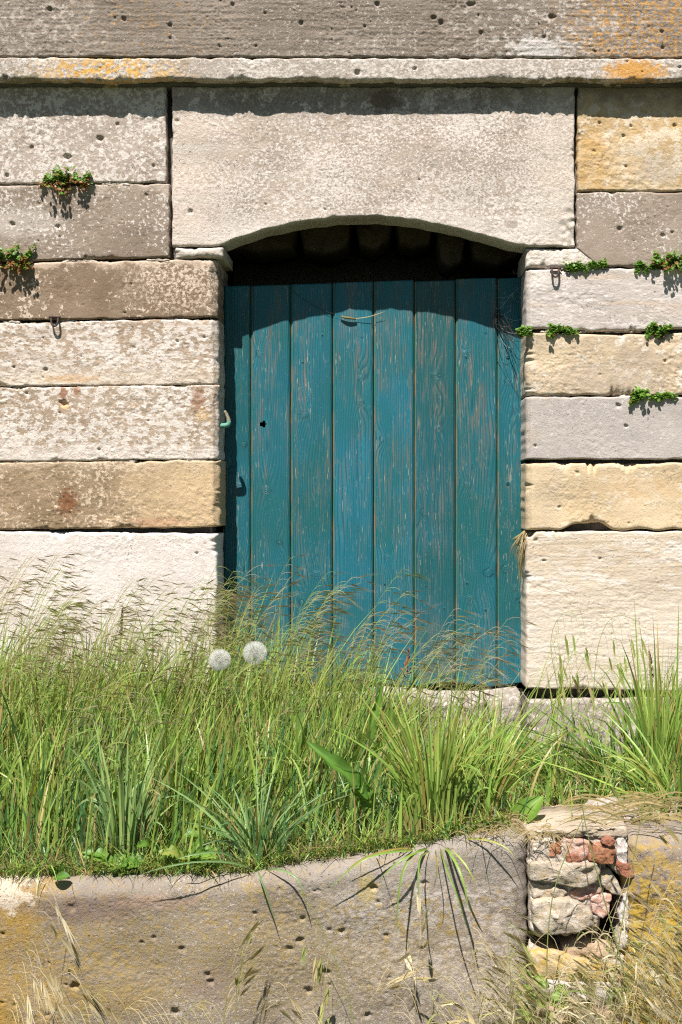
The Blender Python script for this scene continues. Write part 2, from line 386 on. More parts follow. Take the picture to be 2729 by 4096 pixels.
M['lintel'] = stone_mat('stone_lintel', (0.35, 0.295, 0.235), (0.47, 0.40, 0.325), (0.65, 0.60, 0.54), 0.56, 85, seed=9, dark_amt=0.18, extras=[('grady', 820, 960, (0.67, 0.625, 0.56), 0.75), ('gradx', 1020, 640, (0.61, 0.52, 0.43), 0.6), ('gradx', 2080, 2240, (0.62, 0.55, 0.46), 0.6), ('bands', (0.64, 0.60, 0.53), 0.6, 16, 0.3), ('blob', 2045, 900, 24, 20, (0.3, 0.25, 0.2), 0.6), ('blob', 1530, 400, 60, 45, (0.10, 0.06, 0.035), 0.8), ('spots', 1200, 395, 1100, 60, (0.13, 0.105, 0.085), 0.6, 22, 0.42)])
M['impost'] = stone_mat('stone_impost', (0.50, 0.44, 0.36), (0.58, 0.52, 0.44), WHT, 0.5, 60, seed=10)
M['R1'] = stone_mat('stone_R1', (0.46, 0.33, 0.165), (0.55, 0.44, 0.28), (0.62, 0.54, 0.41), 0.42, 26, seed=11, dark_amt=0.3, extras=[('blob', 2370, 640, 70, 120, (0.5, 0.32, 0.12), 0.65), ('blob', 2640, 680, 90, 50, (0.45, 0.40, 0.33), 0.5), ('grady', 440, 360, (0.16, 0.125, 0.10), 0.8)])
M['R2'] = stone_mat('stone_R2', (0.27, 0.22, 0.17), (0.34, 0.285, 0.23), WHT, 0.28, 60, seed=12, dark_amt=0.3)
M['R3'] = stone_mat('stone_R3', (0.46, 0.42, 0.375), (0.53, 0.49, 0.445), (0.64, 0.60, 0.55), 0.40, 50, seed=13, hstretch=0.55, dark_amt=0.25, extras=[('bands', (0.50, 0.36, 0.22), 0.55, 34, -0.17), ('blob', 2160, 1120, 40, 30, (0.68, 0.64, 0.58), 0.8)])
M['R4'] = stone_mat('stone_R4', (0.44, 0.355, 0.25), (0.56, 0.46, 0.31), (0.63, 0.57, 0.47), 0.42, 26, seed=14, dark_amt=0.2, extras=[('blob', 2380, 1510, 220, 55, (0.43, 0.36, 0.27), 0.65), ('blob', 2560, 1440, 110, 40, (0.43, 0.36, 0.27), 0.5), ('blob', 2200, 1420, 80, 70, (0.64, 0.53, 0.35), 0.5)])
M['R5'] = stone_mat('stone_R5', (0.39, 0.36, 0.325), (0.46, 0.425, 0.385), (0.54, 0.505, 0.46), 0.32, 40, seed=15, dark_amt=0.25, extras=[('gradx', 2160, 2090, (0.5, 0.42, 0.32), 0.5)])
M['R6'] = stone_mat('stone_R6', (0.53, 0.41, 0.245), (0.585, 0.475, 0.31), (0.62, 0.54, 0.40), 0.35, 24, seed=16, dark_amt=0.15, extras=[('blob', 2550, 1950, 120, 40, (0.47, 0.33, 0.17), 0.5), ('blob', 2200, 1950, 50, 120, (0.52, 0.43, 0.30), 0.5)])
M['R7'] = stone_mat('stone_R7', (0.52, 0.44, 0.325), (0.59, 0.515, 0.40), (0.67, 0.62, 0.54), 0.42, 28, seed=17, hstretch=0.35, dark_amt=0.15, extras=[('grady', 2300, 2500, (0.66, 0.60, 0.51), 0.6), ('blob', 2330, 2220, 300, 60, (0.46, 0.37, 0.25), 0.4), ('bands', (0.45, 0.36, 0.24), 0.45, 40, 0.0)])
M['cop'] = stone_mat('stone_coping', (0.215, 0.18, 0.14), (0.285, 0.245, 0.20), (0.50, 0.46, 0.41), 0.16, 90, dark=(0.09, 0.075, 0.06), dark_amt=0.5, seed=18, hstretch=0.8, bumpd=0.0028, Y=-0.05,
    extras=[('spots', 2560, 120, 260, 210, OR, 0.75, 110, 0.50), ('spots', 560, 90, 320, 160, OR, 0.7, 120, 0.585), ('blob', 2150, 190, 130, 45, (0.53, 0.51, 0.47), 0.9, 0.2, 60, 1.5), ('spots', 2200, 100, 400, 150, (0.55, 0.51, 0.46), 0.8, 70, 0.53), ('spots', 120, 90, 300, 160, (0.52, 0.48, 0.42), 0.7, 70, 0.52), ('spots', 1500, 180, 900, 70, (0.52, 0.49, 0.44), 0.7, 80, 0.56)])
M['mould'] = stone_mat('stone_moulding', (0.33, 0.285, 0.23), (0.43, 0.385, 0.325), (0.60, 0.565, 0.51), 0.54, 70, dark=(0.15, 0.13, 0.10), dark_amt=0.35, seed=19, Y=-0.05,
    extras=[('spots', 430, 280, 260, 60, (0.64, 0.36, 0.06), 0.9, 80, 0.47), ('blob', 2540, 280, 110, 38, OR, 0.85, 0.4, 90, 1.6), ('spots', 1500, 250, 500, 60, (0.30, 0.26, 0.21), 0.6, 60, 0.5), ('grady', 322, 330, (0.20, 0.175, 0.09), 0.8)])

def ln(xa, ya, xb, yb):
    return lambda x: ya + (yb - ya) * (np.asarray(x, float) - xa) / (xb - xa)
XL, XR = -640, 3400
# cornice: a deep coping course above a narrow fillet
block('coping_stone', XL, XR, -420, ln(0, 225, 2729, 229), M['cop'], wall, Y=-0.047, depth=0.5, R=0.003, wave=0.002, rough=0.0022, fine=0.0012, seed=21, hs=0.75, lines=0.0011, npits=230, prange=(2.0, 7), chips=0.5,
      pits=[(200, 35, 11), (495, 75, 12), (680, 98, 12), (930, 15, 10), (1205, 90, 11), (1060, 50, 9), (680, 150, 9), (1025, 182, 8), (1510, 15, 13), (1735, 68, 13), (1765, 88, 13), (1878, 15, 12), (2210, 65, 15), (1925, 130, 11), (2175, 148, 10), (2650, 125, 10), (2652, 190, 10), (1895, 15, 10), (880, 185, 8), (1460, 105, 9)])
mould_b = lambda x: 318 + 9 * perlin(np.asarray(x) / 260.0, np.zeros_like(np.asarray(x, float)), 61) + 4 * perlin(np.asarray(x) / 60.0, np.zeros_like(np.asarray(x, float)), 62)
block('cornice_moulding', XL, XR, ln(0, 228, 2729, 232), mould_b, M['mould'], wall, Y=-0.0475, depth=0.3, R=0.006, wave=0.002, rough=0.0016, fine=0.0008, seed=22, npits=22, prange=(3, 7), chips=0.6, wob=0.002,
      pits=[(20, 308, 12), (1430, 290, 14), (1660, 272, 10), (1790, 240, 10), (2510, 245, 7)])
# jamb courses, left of the door
LB = [('L1', XL, 664, 345, ln(0, 735, 662, 727), dict(npits=9, prange=(3, 8), rough=0.0018, pits=[(400, 552, 14, 1.1), (270, 625, 15), (122, 592, 6), (580, 450, 13, .5), (530, 415, 9), (470, 496, 11, .6), (615, 665, 10, .6), (28, 702, 11)])),
      ('L2', XL, 677, ln(0, 742, 675, 733), ln(0, 1046, 677, 1026), dict(npits=9, prange=(3, 7), rough=0.0014, pits=[(50, 895, 12), (230, 905, 11), (585, 780, 10, .6), (155, 815, 9, .5)])),
      ('L3', XL, 869, ln(0, 1052, 869, 1036), ln(0, 1280, 869, 1268), dict(npits=6, chr_=0.017, rough=0.0008)),
      ('L4', XL, 873, ln(0, 1290, 872, 1274), ln(0, 1545, 872, 1538), dict(npits=8, chr_=0.016, rough=0.0018, fine=0.001, pits=[(172, 1350, 6), (182, 1478, 11), (54, 1468, 8), (535, 1390, 10, .5), (820, 1350, 9, .6)], chips=1.0)),
      ('L5', XL, 874, ln(0, 1550, 872, 1540), ln(0, 1846, 872, 1836), dict(npits=7, chr_=0.012, rough=0.002, fine=0.001, pits=[(255, 1612, 17, 1.0), (104, 1573, 9)], chips=1.1)),
      ('L6', XL, 879, ln(0, 1850, 878, 1840), ln(0, 2120, 878, 2108), dict(npits=3, chr_=0.016, rough=0.0022, R=0.0045)),
      ('L7', XL, 869, ln(0, 2124, 868, 2136), 2772, dict(npits=3, chr_=0.004, rough=0.0011, pits=[(787, 2213, 7, 1.2), (520, 2132, 9)], R=0.006)),
      ('base', XL, 880, 2792, 3120, dict(npits=3, step=9))]
for i, (mk, xl, xr, yt, yb, kw) in enumerate(LB):
    block('stone_block', xl, xr, yt, yb, M[mk], wall, seed=30 + i, depth=0.22, **kw)
def r2bot(x):
    x = np.asarray(x, float); return np.where(x < 2395, 990 + (x - 2308) * 0.87, 1066 + 4 * np.sin(x / 40))
def r6bot(x):
    x = np.asarray(x, float); return 2119 - 28 * smooth(2235, 2330, x) * smooth(2460, 2395, x) + 4 * np.sin(x / 23.0) * smooth(2230, 2300, x)
R7pits = [(2145, 2160, 9), (2178, 2243, 9, .7), (2402, 2236, 8)]
RB = [('R1', 2312, XR, 345, 761, dict(npits=8, prange=(3, 8), rough=0.0022, wave=0.005, pits=[(2525, 503, 8), (2700, 502, 10), (2495, 543, 9), (2378, 605, 10, .5)], chips=1.0)),
      ('R2', 2309, XR, 769, r2bot, dict(npits=10, prange=(3, 7), rough=0.001, pits=[(2652, 942, 11), (2480, 915, 13, .6), (2690, 930, 8)])),
      ('R3', 2106, XR, ln(2105, 1077, 2729, 1072), lambda x: 1318 + 6 * np.sin(np.asarray(x) / 120.0), dict(npits=2, chl=0.011, rough=0.0016, hs=0.5, R=0.006)),
      ('R4', 2106, XR, lambda x: 1333 + 5 * np.sin(np.asarray(x) / 120.0), 1580, dict(npits=7, chl=0.008, rough=0.0024, wave=0.005, R=0.006, chips=1.6)),
      ('R5', 2106, XR, 1587, 1837, dict(npits=4, chl=0.012, rough=0.0009, R=0.004, pits=[(2475, 1622, 12, .7)])),
      ('R6', 2106, XR, 1852, r6bot, dict(npits=3, chl=0.015, rough=0.0013, R=0.008, wave=0.005, chips=1.2, pits=[(2310, 1890, 11, .5)])),
      ('R7', 2106, XR, lambda x: 2126 + 22 * smooth(2150, 2125, np.asarray(x, float)), ln(2105, 2752, 2729, 2768), dict(npits=5, chl=0.004, rough=0.0014, hs=0.6, lines=0.0005, pits=R7pits, R=0.004)),
      ('base', 2112, XR, ln(2105, 2800, 2729, 2790), 3120, dict(npits=3, step=6, rough=0.0026, R=0.012)),]
for i, (mk, xl, xr, yt, yb, kw) in enumerate(RB):
    block('stone_block', xl, xr, yt, yb, M[mk], wall, seed=50 + i, depth=0.22, **kw)
# wall beyond the frame, coarser
for i, (ya, yb) in enumerate([(345, 735), (742, 1040), (1050, 1280), (1288, 1545), (1550, 1840), (1850, 2115), (2125, 2770), (2792, 3120)]):
    block('stone_block', -1900, XL - 8, ya, yb, M['L%d' % (i + 1)] if i < 7 else M['base'], wall, seed=80 + i, step=40, depth=0.22)
for i, (ya, yb) in enumerate([(345, 761), (769, 1068), (1077, 1318), (1333, 1580), (1587, 1837), (1852, 2118), (2128, 2760), (2795, 3120)]):
    block('stone_block', XR + 8, 4700, ya, yb, M['R%d' % (i + 1)] if i < 7 else M['base'], wall, seed=100 + i, step=40, depth=0.22)
for xa, xb in ((-1900, XL - 6), (XR + 6, 4700)):
    block('coping_stone', xa, xb, -420, 226, M['cop'], wall, Y=-0.047, depth=0.5, seed=120, step=40)
    block('cornice_moulding', xa, xb, 230, 320, M['mould'], wall, Y=-0.047, depth=0.3, seed=121, step=40)
# imposts under the lintel
block('impost', 696, 893, 988, 1030, M['impost'], wall, Y=-0.006, depth=0.2, R=0.012, rough=0.0014, seed=70)
def imp_hook(XX, YY, v):
    a = smooth(2250, 2390, XX); return XX, YY
block('impost', 2106, 2385, 991, lambda x: 1069 - 4 * smooth(2330, 2385, np.asarray(x, float)), M['impost'], wall, Y=0.002, depth=0.2, R=0.010, rough=0.0022, chips=1.4, seed=71)
# arched lintel
apx = np.array([600, 872, 950, 1050, 1200, 1365, 1490, 1620, 1760, 1900, 2030, 2104, 2400.]); apy = np.array([985, 983, 951, 917, 884, 866, 863, 873, 896, 930, 967, 984, 984.])
xs_ = np.arange(600, 2401, 4.0); ys_ = np.interp(xs_, apx, apy)
ker = np.hanning(27); ker /= ker.sum(); ysm = np.convolve(np.pad(ys_, 13, 'edge'), ker, 'valid')
arch = lambda x: np.interp(x, xs_, ysm)
block('arched_lintel', 689, 2300, 345, arch, M['lintel'], wall, Y=-0.003, depth=0.098, R=0.0034, wave=0.003, rough=0.0011, fine=0.0008, seed=72, chips=0.8, npits=6, prange=(4, 8),
      pits=[(762, 846, 12, .7), (1460, 483, 4), (710, 485, 12, .4)],
      slump=lambda XX, YY, X, Z: 0.012 * smooth(2215, 2300, XX + 0.14 * (YY - 870)) * smooth(780, 900, YY) * (0.5 + 0.5 * perlin(X * 60, Z * 60, 3)))
# crumbs of old mortar left in the joints
M['rem'] = stone_mat('joint_mortar', (0.42, 0.36, 0.28), (0.52, 0.46, 0.38), WHT, 0.4, 70, seed=27, dark_amt=0.3)
rj = np.random.default_rng(909)
def remnant(xa, xb, yc, hpx, Yr, sd):
    n = max(4, int((xb - xa) / 26)); xs = np.linspace(xa, xb, n)
    top = [(x, yc - hpx * rj.uniform(.25, .6)) for x in xs]; bot = [(x, yc + hpx * rj.uniform(.25, .6)) for x in xs[::-1]]
    chunk('mortar_remnant', top + bot, Yr, 0.03, M['rem'], wall, 0.001, 0.0016, seed=sd, nper=40, freq=90)
JL = [(735, 0, 640), (1040, 30, 680), (1279, 0, 850), (1546, 0, 860), (1844, 0, 860)]; JR = [(765, 2330, 2700), (1073, 2130, 2700), (1326, 2130, 2700), (1584, 2130, 2700)]
for sd, (yc, xa, xb) in enumerate(JL + JR):
    x = xa + rj.uniform(0, 60)
    while x < xb - 60:
        w_ = rj.uniform(40, 150); yy_ = yc + (-12 * (x / 870.) + 8 if yc < 1300 and xa < 900 else (4 - 8 * x / 870. if xa < 900 else 0))
        remnant(x, min(x + w_, xb), yy_, rj.uniform(7, 12), rj.uniform(0.002, 0.010), 900 + sd * 20 + int(x) % 17); x += w_ + rj.uniform(30, 220)
# threshold stones under the door
block('threshold_stone', 886, 1470, 2796, 3110, M['base'], wall, Y=0.01, depth=0.3, R=0.02, rough=0.003, seed=73, step=6)
block('threshold_stone', 1478, 2090, lambda x: 2790 + 10 * np.sin(np.asarray(x) / 90.0), 3110, M['base'], wall, Y=-0.012, depth=0.3, R=0.022, rough=0.0042, wave=0.008, seed=74, step=5)
# core behind the facing
t = NT('mortar'); m_core = t.done(t.mix(t.noise(40, 4, 0.6), (0.07, 0.06, 0.05), (0.16, 0.14, 0.115)), 0.95, t.bump(t.noise(120, 4, 0.7), 0.004), 0.1)
zt, zb = WZ(-420), WZ(3120)
box_obj('wall_core', (WX(-1900), 0.03, zb), (WX(835), 0.55, WZ(345)), m_core, wall)
box_obj('wall_core', (WX(2145), 0.03, zb), (WX(4700), 0.55, WZ(345)), m_core, wall)
box_obj('wall_core', (WX(835), 0.085, WZ(790)), (WX(2145), 0.55, WZ(345)), m_core, wall)
box_obj('wall_core', (WX(835), 0.03, zb), (WX(2145), 0.55, WZ(2830)), m_core, wall)
box_obj('wall_core', (WX(-1900), -0.02, WZ(345) - 0.001), (WX(4700), 0.55, zt), m_core, wall)
box_obj('wall_core', (WX(-1900), 0.552, zb), (WX(4700), 1.2, zt), m_core, wall)

# rough vault stones behind the lintel, in the dark of the opening
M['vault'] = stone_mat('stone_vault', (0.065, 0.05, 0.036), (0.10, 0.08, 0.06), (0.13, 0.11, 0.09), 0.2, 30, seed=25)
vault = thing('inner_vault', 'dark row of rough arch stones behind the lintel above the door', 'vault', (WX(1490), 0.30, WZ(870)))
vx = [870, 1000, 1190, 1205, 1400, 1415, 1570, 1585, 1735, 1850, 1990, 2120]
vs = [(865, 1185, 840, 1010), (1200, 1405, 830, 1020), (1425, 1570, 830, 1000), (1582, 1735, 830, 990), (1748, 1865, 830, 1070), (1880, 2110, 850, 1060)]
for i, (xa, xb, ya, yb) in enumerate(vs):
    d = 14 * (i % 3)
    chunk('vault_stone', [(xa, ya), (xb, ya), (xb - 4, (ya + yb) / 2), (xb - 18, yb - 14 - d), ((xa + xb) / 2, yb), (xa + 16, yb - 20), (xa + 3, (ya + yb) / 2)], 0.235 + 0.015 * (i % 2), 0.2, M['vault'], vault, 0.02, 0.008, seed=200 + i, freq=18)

# ================================================================== THE DOOR
YD = 0.125
door = thing('wooden_door', 'weathered teal painted plank door with peeling paint in the stone opening', 'door', (WX(1490, YD), YD + 0.01, WZ(2740, YD)))
def door_mat(seed, tone=1.0, worn=0.0):
    t = NT('teal_paint_%d' % seed)
    ring = t.attr('ring'); edge = t.attr('edge'); sx, sy, sz = t.sep(t.pos())
    pv = t.map(scale=(1, 1, 0.05), loc=(seed * 1.7, 0, seed * 0.9))
    streak = t.noise(260, 5, 0.62, pv); streak2 = t.noise(75, 4, 0.6, t.map(scale=(1, 1, 0.07), loc=(seed * 2.3, 0, 1)))
    pat = t.noise(9, 4, 0.6, t.map(scale=(1.8, 1, 0.55), loc=(seed * 3.1, 0, seed)))
    lines = t.math('SINE', t.math('MULTIPLY', ring, 2 * pi))
    lines01 = t.math('ADD', t.math('MULTIPLY', lines, 0.5), 0.5)
    teal = t.mix(t.ramp(pat, 0.3, 0.7), (0.007, 0.098, 0.128), (0.010, 0.132, 0.172))
    teal = t.mix(t.ramp(t.noise(4, 3, 0.6, t.map(loc=(seed, 0, seed * 2))), 0.4, 0.65), teal, (0.008, 0.098, 0.108))
    # ridges of the grain gather grime
    gl = t.ramp(lines01, 0.74, 0.97)
    teal = t.mix(1.0, teal, (tone, tone, tone * (1.04 if tone > 1 else 0.97)), 'MULTIPLY')
    reg = t.ramp(t.math('ADD', pat, t.math('MULTIPLY', t.math('SUBTRACT', streak2, 0.5), 0.35)), 0.44 - worn, 0.62 - worn)
    col = t.mix(t.math('MULTIPLY', gl, t.ramp(pat, 0.30, 0.55, 0.15, 0.60)), teal, (0.008, 0.038, 0.05))
    # paint worn off the raised grain: grey-brown wood
    wear = t.math('MULTIPLY', t.ramp(streak, 0.46, 0.60), reg)
    wear = t.math('MULTIPLY', wear, t.ramp(lines01, 0.85, 0.35, 0.35, 1.0))
    high = t.ramp(sz, WZ(2450, YD), WZ(1500, YD), 0.35, 1.0)
    wood = t.mix(t.ramp(streak2, 0.35, 0.65), (0.085, 0.08, 0.07), (0.145, 0.115, 0.083))
    col = t.mix(t.math('MULTIPLY', t.math('MULTIPLY', wear, 0.85), high), col, wood)
    fleck = t.math('MULTIPLY', t.ramp(t.noise(420, 3, 0.6, t.map(scale=(1, 1, 0.07), loc=(seed, 0, 3))), 0.63, 0.68), t.ramp(pat, 0.38, 0.62))
    col = t.mix(t.math('MULTIPLY', fleck, 0.75), col, (0.40, 0.34, 0.25))
    speck = t.ramp(t.noise(800, 1, 0.5, t.map(scale=(1, 1, 0.5))), 0.73, 0.77)
    col = t.mix(t.math('MULTIPLY', speck, 0.6), col, (0.45, 0.46, 0.42))
    gr = t.math('MULTIPLY', t.ramp(t.noise(26, 5, 0.65, t.map(scale=(1, 1, 0.35), loc=(seed, 1, 0))), 0.45, 0.72), t.ramp(sz, WZ(2300, YD), WZ(2720, YD), 0.0, 0.6))
    col = t.mix(gr, col, (0.10, 0.11, 0.09))
    sc_ = t.math('MULTIPLY', t.ramp(t.noise(55, 4, 0.7, t.map(scale=(1, 1, 0.22), loc=(seed * 2.9, 5, seed))), 0.66, 0.74), 0.35)
    col = t.mix(sc_, col, (0.12, 0.27, 0.33))
    # worn bead along the left edge of each board
    bead = t.ramp(edge, 0.0040, 0.0028)
    bw = t.ramp(t.noise(30, 4, 0.6, t.map(scale=(0.1, 1, 0.35), loc=(seed * 5.1, 0, 0))), 0.40, 0.60)
    col = t.mix(t.math('MULTIPLY', bead, bw), col, (0.19, 0.14, 0.07))
    col = t.mix(t.math('MULTIPLY', bead, t.math('SUBTRACT', 1.0, bw)), col, (0.05, 0.14, 0.09))
    h = t.math('ADD', t.math('MULTIPLY', lines01, -0.7), t.math('MULTIPLY', streak, 0.8))
    h = t.math('ADD', h, t.math('MULTIPLY', wear, -0.4))
    return t.done(col, t.ramp(wear, 0, 1, 0.50, 0.85), t.bump(h, 0.0008, 0.8), 0.35)
t = NT('screw_paint'); m_screw = t.done(t.mix(t.noise(900, 2), (0.010, 0.10, 0.125), (0.03, 0.14, 0.16)), 0.55, None, 0.3)
PE = [(889, 1003), (1003, 1163), (1163, 1331), (1331, 1495), (1495, 1658), (1658, 1823), (1823, 1991), (1991, 2116)]
top_y = lambda x: 1146 - (np.asarray(x, float) - 885) * 0.030
bot_y = lambda x: 2738 + 8 * np.sin(np.asarray(x) * 0.02)
SCR = [[(930, 1300)], [(1098, 1348), (1045, 1482)], [(1290, 1340), (1212, 1450)], [(1447, 1350), (1373, 1447)], [(1613, 1342), (1537, 1441)], [(1777, 1336), (1702, 1436)], [(1943, 1333), (1865, 1431)], [(2032, 1425), (2032, 1931)]]
for s_ in range(1, 7): SCR[s_] += [(PE[s_][0] + 45, 2330 + 7 * s_ % 20), (PE[s_][0] + 120, 2410 + 5 * s_)]
t = NT('screw_slot'); m_slot = t.done((0.01, 0.02, 0.02), 0.8)
for i, (xa, xb) in enumerate(PE):
    k = S * (D + YD) / D
    rr = np.random.default_rng(300 + i)
    x_a, x_b = WX(xa, YD) + 0.0009, WX(xb, YD) - 0.0009; w = x_b - x_a
    off = np.concatenate([[0, 0.0006, 0.0018, 0.003, 0.0042, 0.0056], np.arange(0.009, w - 0.006, 0.0035), [w - 0.005, w - 0.0028, w - 0.0012, w]])
    prof = np.zeros_like(off)
    prof += np.where(off < 0.0046, 0.0035, 0) + np.where(off < 0.0007, 0.004, 0)          # sunk bead on the left
    prof += 0.006 * smooth(w - 0.0055, w, off) ** 1.2                                     # chamfer on the right
    nz = 300; vz = np.linspace(0, 1, nz)
    XX = np.repeat((x_a + off)[None, :], nz, 0); PXX = PX(XX, YD)
    Zt = WZ(top_y(PXX) + 2 * rr.normal(), YD); Zb = WZ(bot_y(PXX), YD)
    Z = Zt + (Zb - Zt) * vz[:, None]
    yo = 0.0015 * rr.normal() + 0.0012 * np.sin(vz * 3 + i)[:, None] + 0.0012 * ((off - w / 2) / w * 2) ** 2
    # growth rings with knots
    u = (XX - x_a) / w
    pith = rr.uniform(0.3, 0.7)
    ring = 7.5 * np.abs(u - pith + 0.10 * perlin(Z * 2.2, Z * 0, 40 + i) + 0.02 * perlin(Z * 9, u * 2, 41 + i)) ** 0.85 + 1.1 * perlin(Z * 1.3, u * 1.2, 50 + i) + 0.5 * perlin(Z * 3.0, u * 3.0, 55 + i)
    ring = ring * 2.2
    kn = np.zeros_like(Z)
    for _ in range(rr.integers(2, 5)):
        kx, kz, kr = rr.uniform(0.2, 0.8), WZ(rr.uniform(1400, 2450), YD), rr.uniform(0.007, 0.013)
        dx = (u - kx) * w; dz = (Z - kz)
        d = np.sqrt((dx / kr) ** 2 + (dz / (kr * 0.8)) ** 2)
        f = np.exp(-(dx / (kr * 2.2)) ** 2 - (dz / (kr * 4.5)) ** 2)
        ring += np.sign(dx + 1e-9) * 0 + 2.3 * f
        ring = np.where(d < 1, 3.0 * d + 0.3, ring); kn = np.maximum(kn, smooth(1.2, 0.6, d))
    Yv = YD + prof + yo - 0.0006 * kn
    if i == 1:
        hx, hz = WX(1052, YD), WZ(1697, YD)
    V = np.stack([XX, np.broadcast_to(Yv, XX.shape), Z], -1).reshape(-1, 3)
    idx = np.arange(V.shape[0]).reshape(XX.shape)
    q = np.stack([idx[:-1, :-1], idx[1:, :-1], idx[1:, 1:], idx[:-1, 1:]], -1).reshape(-1, 4)
    if i == 1:   # ragged hole where a lock was
        cen = V[q].mean(1); dd = np.sqrt(((cen[:, 0] - hx) / 0.0082) ** 2 + ((cen[:, 2] - hz) / 0.0078) ** 2) * (1 + 0.3 * perlin(cen[:, 0] * 150, cen[:, 2] * 150, 8))
        q = q[dd > 1]
    loop = np.concatenate([idx[0, :-1], idx[:-1, -1], idx[-1, :0:-1], idx[:0:-1, 0]])
    bk = V[loop].copy(); bk[:, 1] = YD + 0.024; nb = len(V) + np.arange(len(loop))
    q2 = np.stack([loop, np.roll(loop, -1), np.roll(nb, -1), nb], -1)
    V2 = np.vstack([V, bk]); at_r = np.concatenate([ring.ravel(), ring.ravel()[loop]]); ee = np.repeat(off[None, :], nz, 0).ravel(); at_e = np.concatenate([ee, ee[loop]])
    pl = link('plank', mesh_from('plank', V2, np.vstack([q, q2]), attrs={'ring': at_r, 'edge': at_e}), door_mat(i + 1, (.95, 1.0, .98, 1.12, 1.16, .86, 1.0, .98)[i], (-.04, .03, .0, .02, .03, .10, .05, -.05)[i]), door)
    for (sx_, sy_) in SCR[i]:
        c = W(sx_, sy_, YD); c[1] = YD + 0.0004
        V = [(0, -0.0005, 0)]; tr = []; n_ = 14; R0 = 0.0047
        for j in range(n_): V.append((R0 * cos(2 * pi * j / n_), 0.0, R0 * sin(2 * pi * j / n_)))
        for j in range(n_): V.append((R0 * 1.1 * cos(2 * pi * j / n_), 0.003, R0 * 1.1 * sin(2 * pi * j / n_)))
        for j in range(n_): tr.append((0, 1 + j, 1 + (j + 1) % n_))
        qq = [(1 + j, 1 + n_ + j, 1 + n_ + (j + 1) % n_, 1 + (j + 1) % n_) for j in range(n_)]
        b0 = len(V)   # cross slot, a dark recess plate
        a_ = rr.uniform(0, pi)
        me = mesh_from('screw', np.array(V) + c - np.array([0, 0.0004, 0]), qq, tr, shade=False)
        sc_ = link('screw', me, m_screw, pl)
        V = []; qq = []
        for aa in (a_, a_ + pi / 2):
            e1 = np.array([cos(aa), 0, sin(aa)]); e2 = np.array([-sin(aa), 0, cos(aa)]); b0 = len(V)
            for s1, s2 in ((-1, -1), (1, -1), (1, 1), (-1, 1)): V.append(c + np.array([0, -0.0012 - 0.0001 * (aa > a_), 0]) + e1 * 0.0028 * s1 + e2 * 0.0007 * s2)
            for v_ in range(4): V.append(V[b0 + v_] + np.array([0, 0.0012, 0]))
            qq += [(b0, b0 + 1, b0 + 2, b0 + 3)] + [(b0 + v_, b0 + 4 + v_, b0 + 4 + (v_ + 1) % 4, b0 + (v_ + 1) % 4) for v_ in range(4)]
        off_ = len(me.vertices); allV = np.array([v_.co[:] for v_ in me.vertices]); allQ = [tuple(p.vertices) for p in me.polygons]
        me2 = bpy.data.meshes.new('screw'); me2.from_pydata(np.vstack([allV, np.array(V)]).tolist(), [], allQ + [tuple(x + off_ for x in f) for f in qq])
        me2.materials.append(m_screw); me2.materials.append(m_slot)
        for p in me2.polygons[len(allQ):]: p.material_index = 1
        sc_.data = me2
# backing battens on the inner side keep the boards together
m_batten = door_mat(20)
for yy in (1390, 2370):
    box_obj('batten', tuple(W(900, yy + 60, YD) + np.array([0, 0.026, 0])), tuple(W(2100, yy - 40, YD) + np.array([0, 0.055, 0])), m_batten, door)

# ================================================================== THE LOW RETAINING WALL IN FRONT
YK = -0.90
kerb = thing('retaining_wall', 'low lichen spotted retaining wall of big stone slabs with broken brick infill at its gap', 'wall', (WX(1364, YK), YK + 0.1, LOWZ))
YL_ = (0.36, 0.24, 0.035); YL2 = (0.40, 0.30, 0.07)
M['kerb'] = stone_mat('stone_kerb', (0.235, 0.198, 0.158), (0.315, 0.275, 0.225), (0.50, 0.46, 0.40), 0.32, 110, dark=(0.11, 0.085, 0.075), dark_amt=0.5, seed=31, Y=YK, bumpd=0.0026, big=4.5,
    extras=[('gradx', 260, -60, (0.40, 0.235, 0.02), 0.75), ('spots', 200, 3850, 330, 330, (0.40, 0.25, 0.02), 0.6, 80, 0.50), ('spots', 700, 3800, 560, 330, YL_, 0.5, 90, 0.52), ('spots', 1350, 3560, 420, 300, YL2, 0.55, 70, 0.52), ('spots', 1700, 3700, 420, 330, (0.50, 0.46, 0.41), 0.7, 60, 0.47), ('spots', 1750, 3600, 330, 300, YL_, 0.6, 70, 0.54),
            ('blob', 900, 3850, 900, 210, (0.255, 0.195, 0.085), 0.38, 0.6, 9, 1.0), ('spots', 900, 3880, 900, 230, (0.34, 0.25, 0.05), 0.45, 150, 0.53), ('allspots', (0.11, 0.09, 0.075), 0.35, 260, 0.57), ('allspots', (0.50, 0.46, 0.40), 0.5, 330, 0.60), ('grady', 3590, 3500, (0.265, 0.24, 0.205), 0.65), ('blob', 330, 3640, 190, 60, (0.20, 0.145, 0.125), 0.6, 0.5, 20, 0.8), ('blob', 640, 3610, 170, 26, (0.38, 0.26, 0.20), 0.5), ('blob', 10, 3580, 130, 60, (0.60, 0.51, 0.39), 0.95, 0.2, 50, 1.7), ('blob', 850, 3940, 120, 60, (0.20, 0.15, 0.125), 0.5, 0.5, 20, 0.8), ('blob', 1470, 3560, 40, 60, (0.45, 0.36, 0.12), 0.6), ('blob', 400, 3990, 260, 60, YL_, 0.25, 0.5, 20, 0.8)])
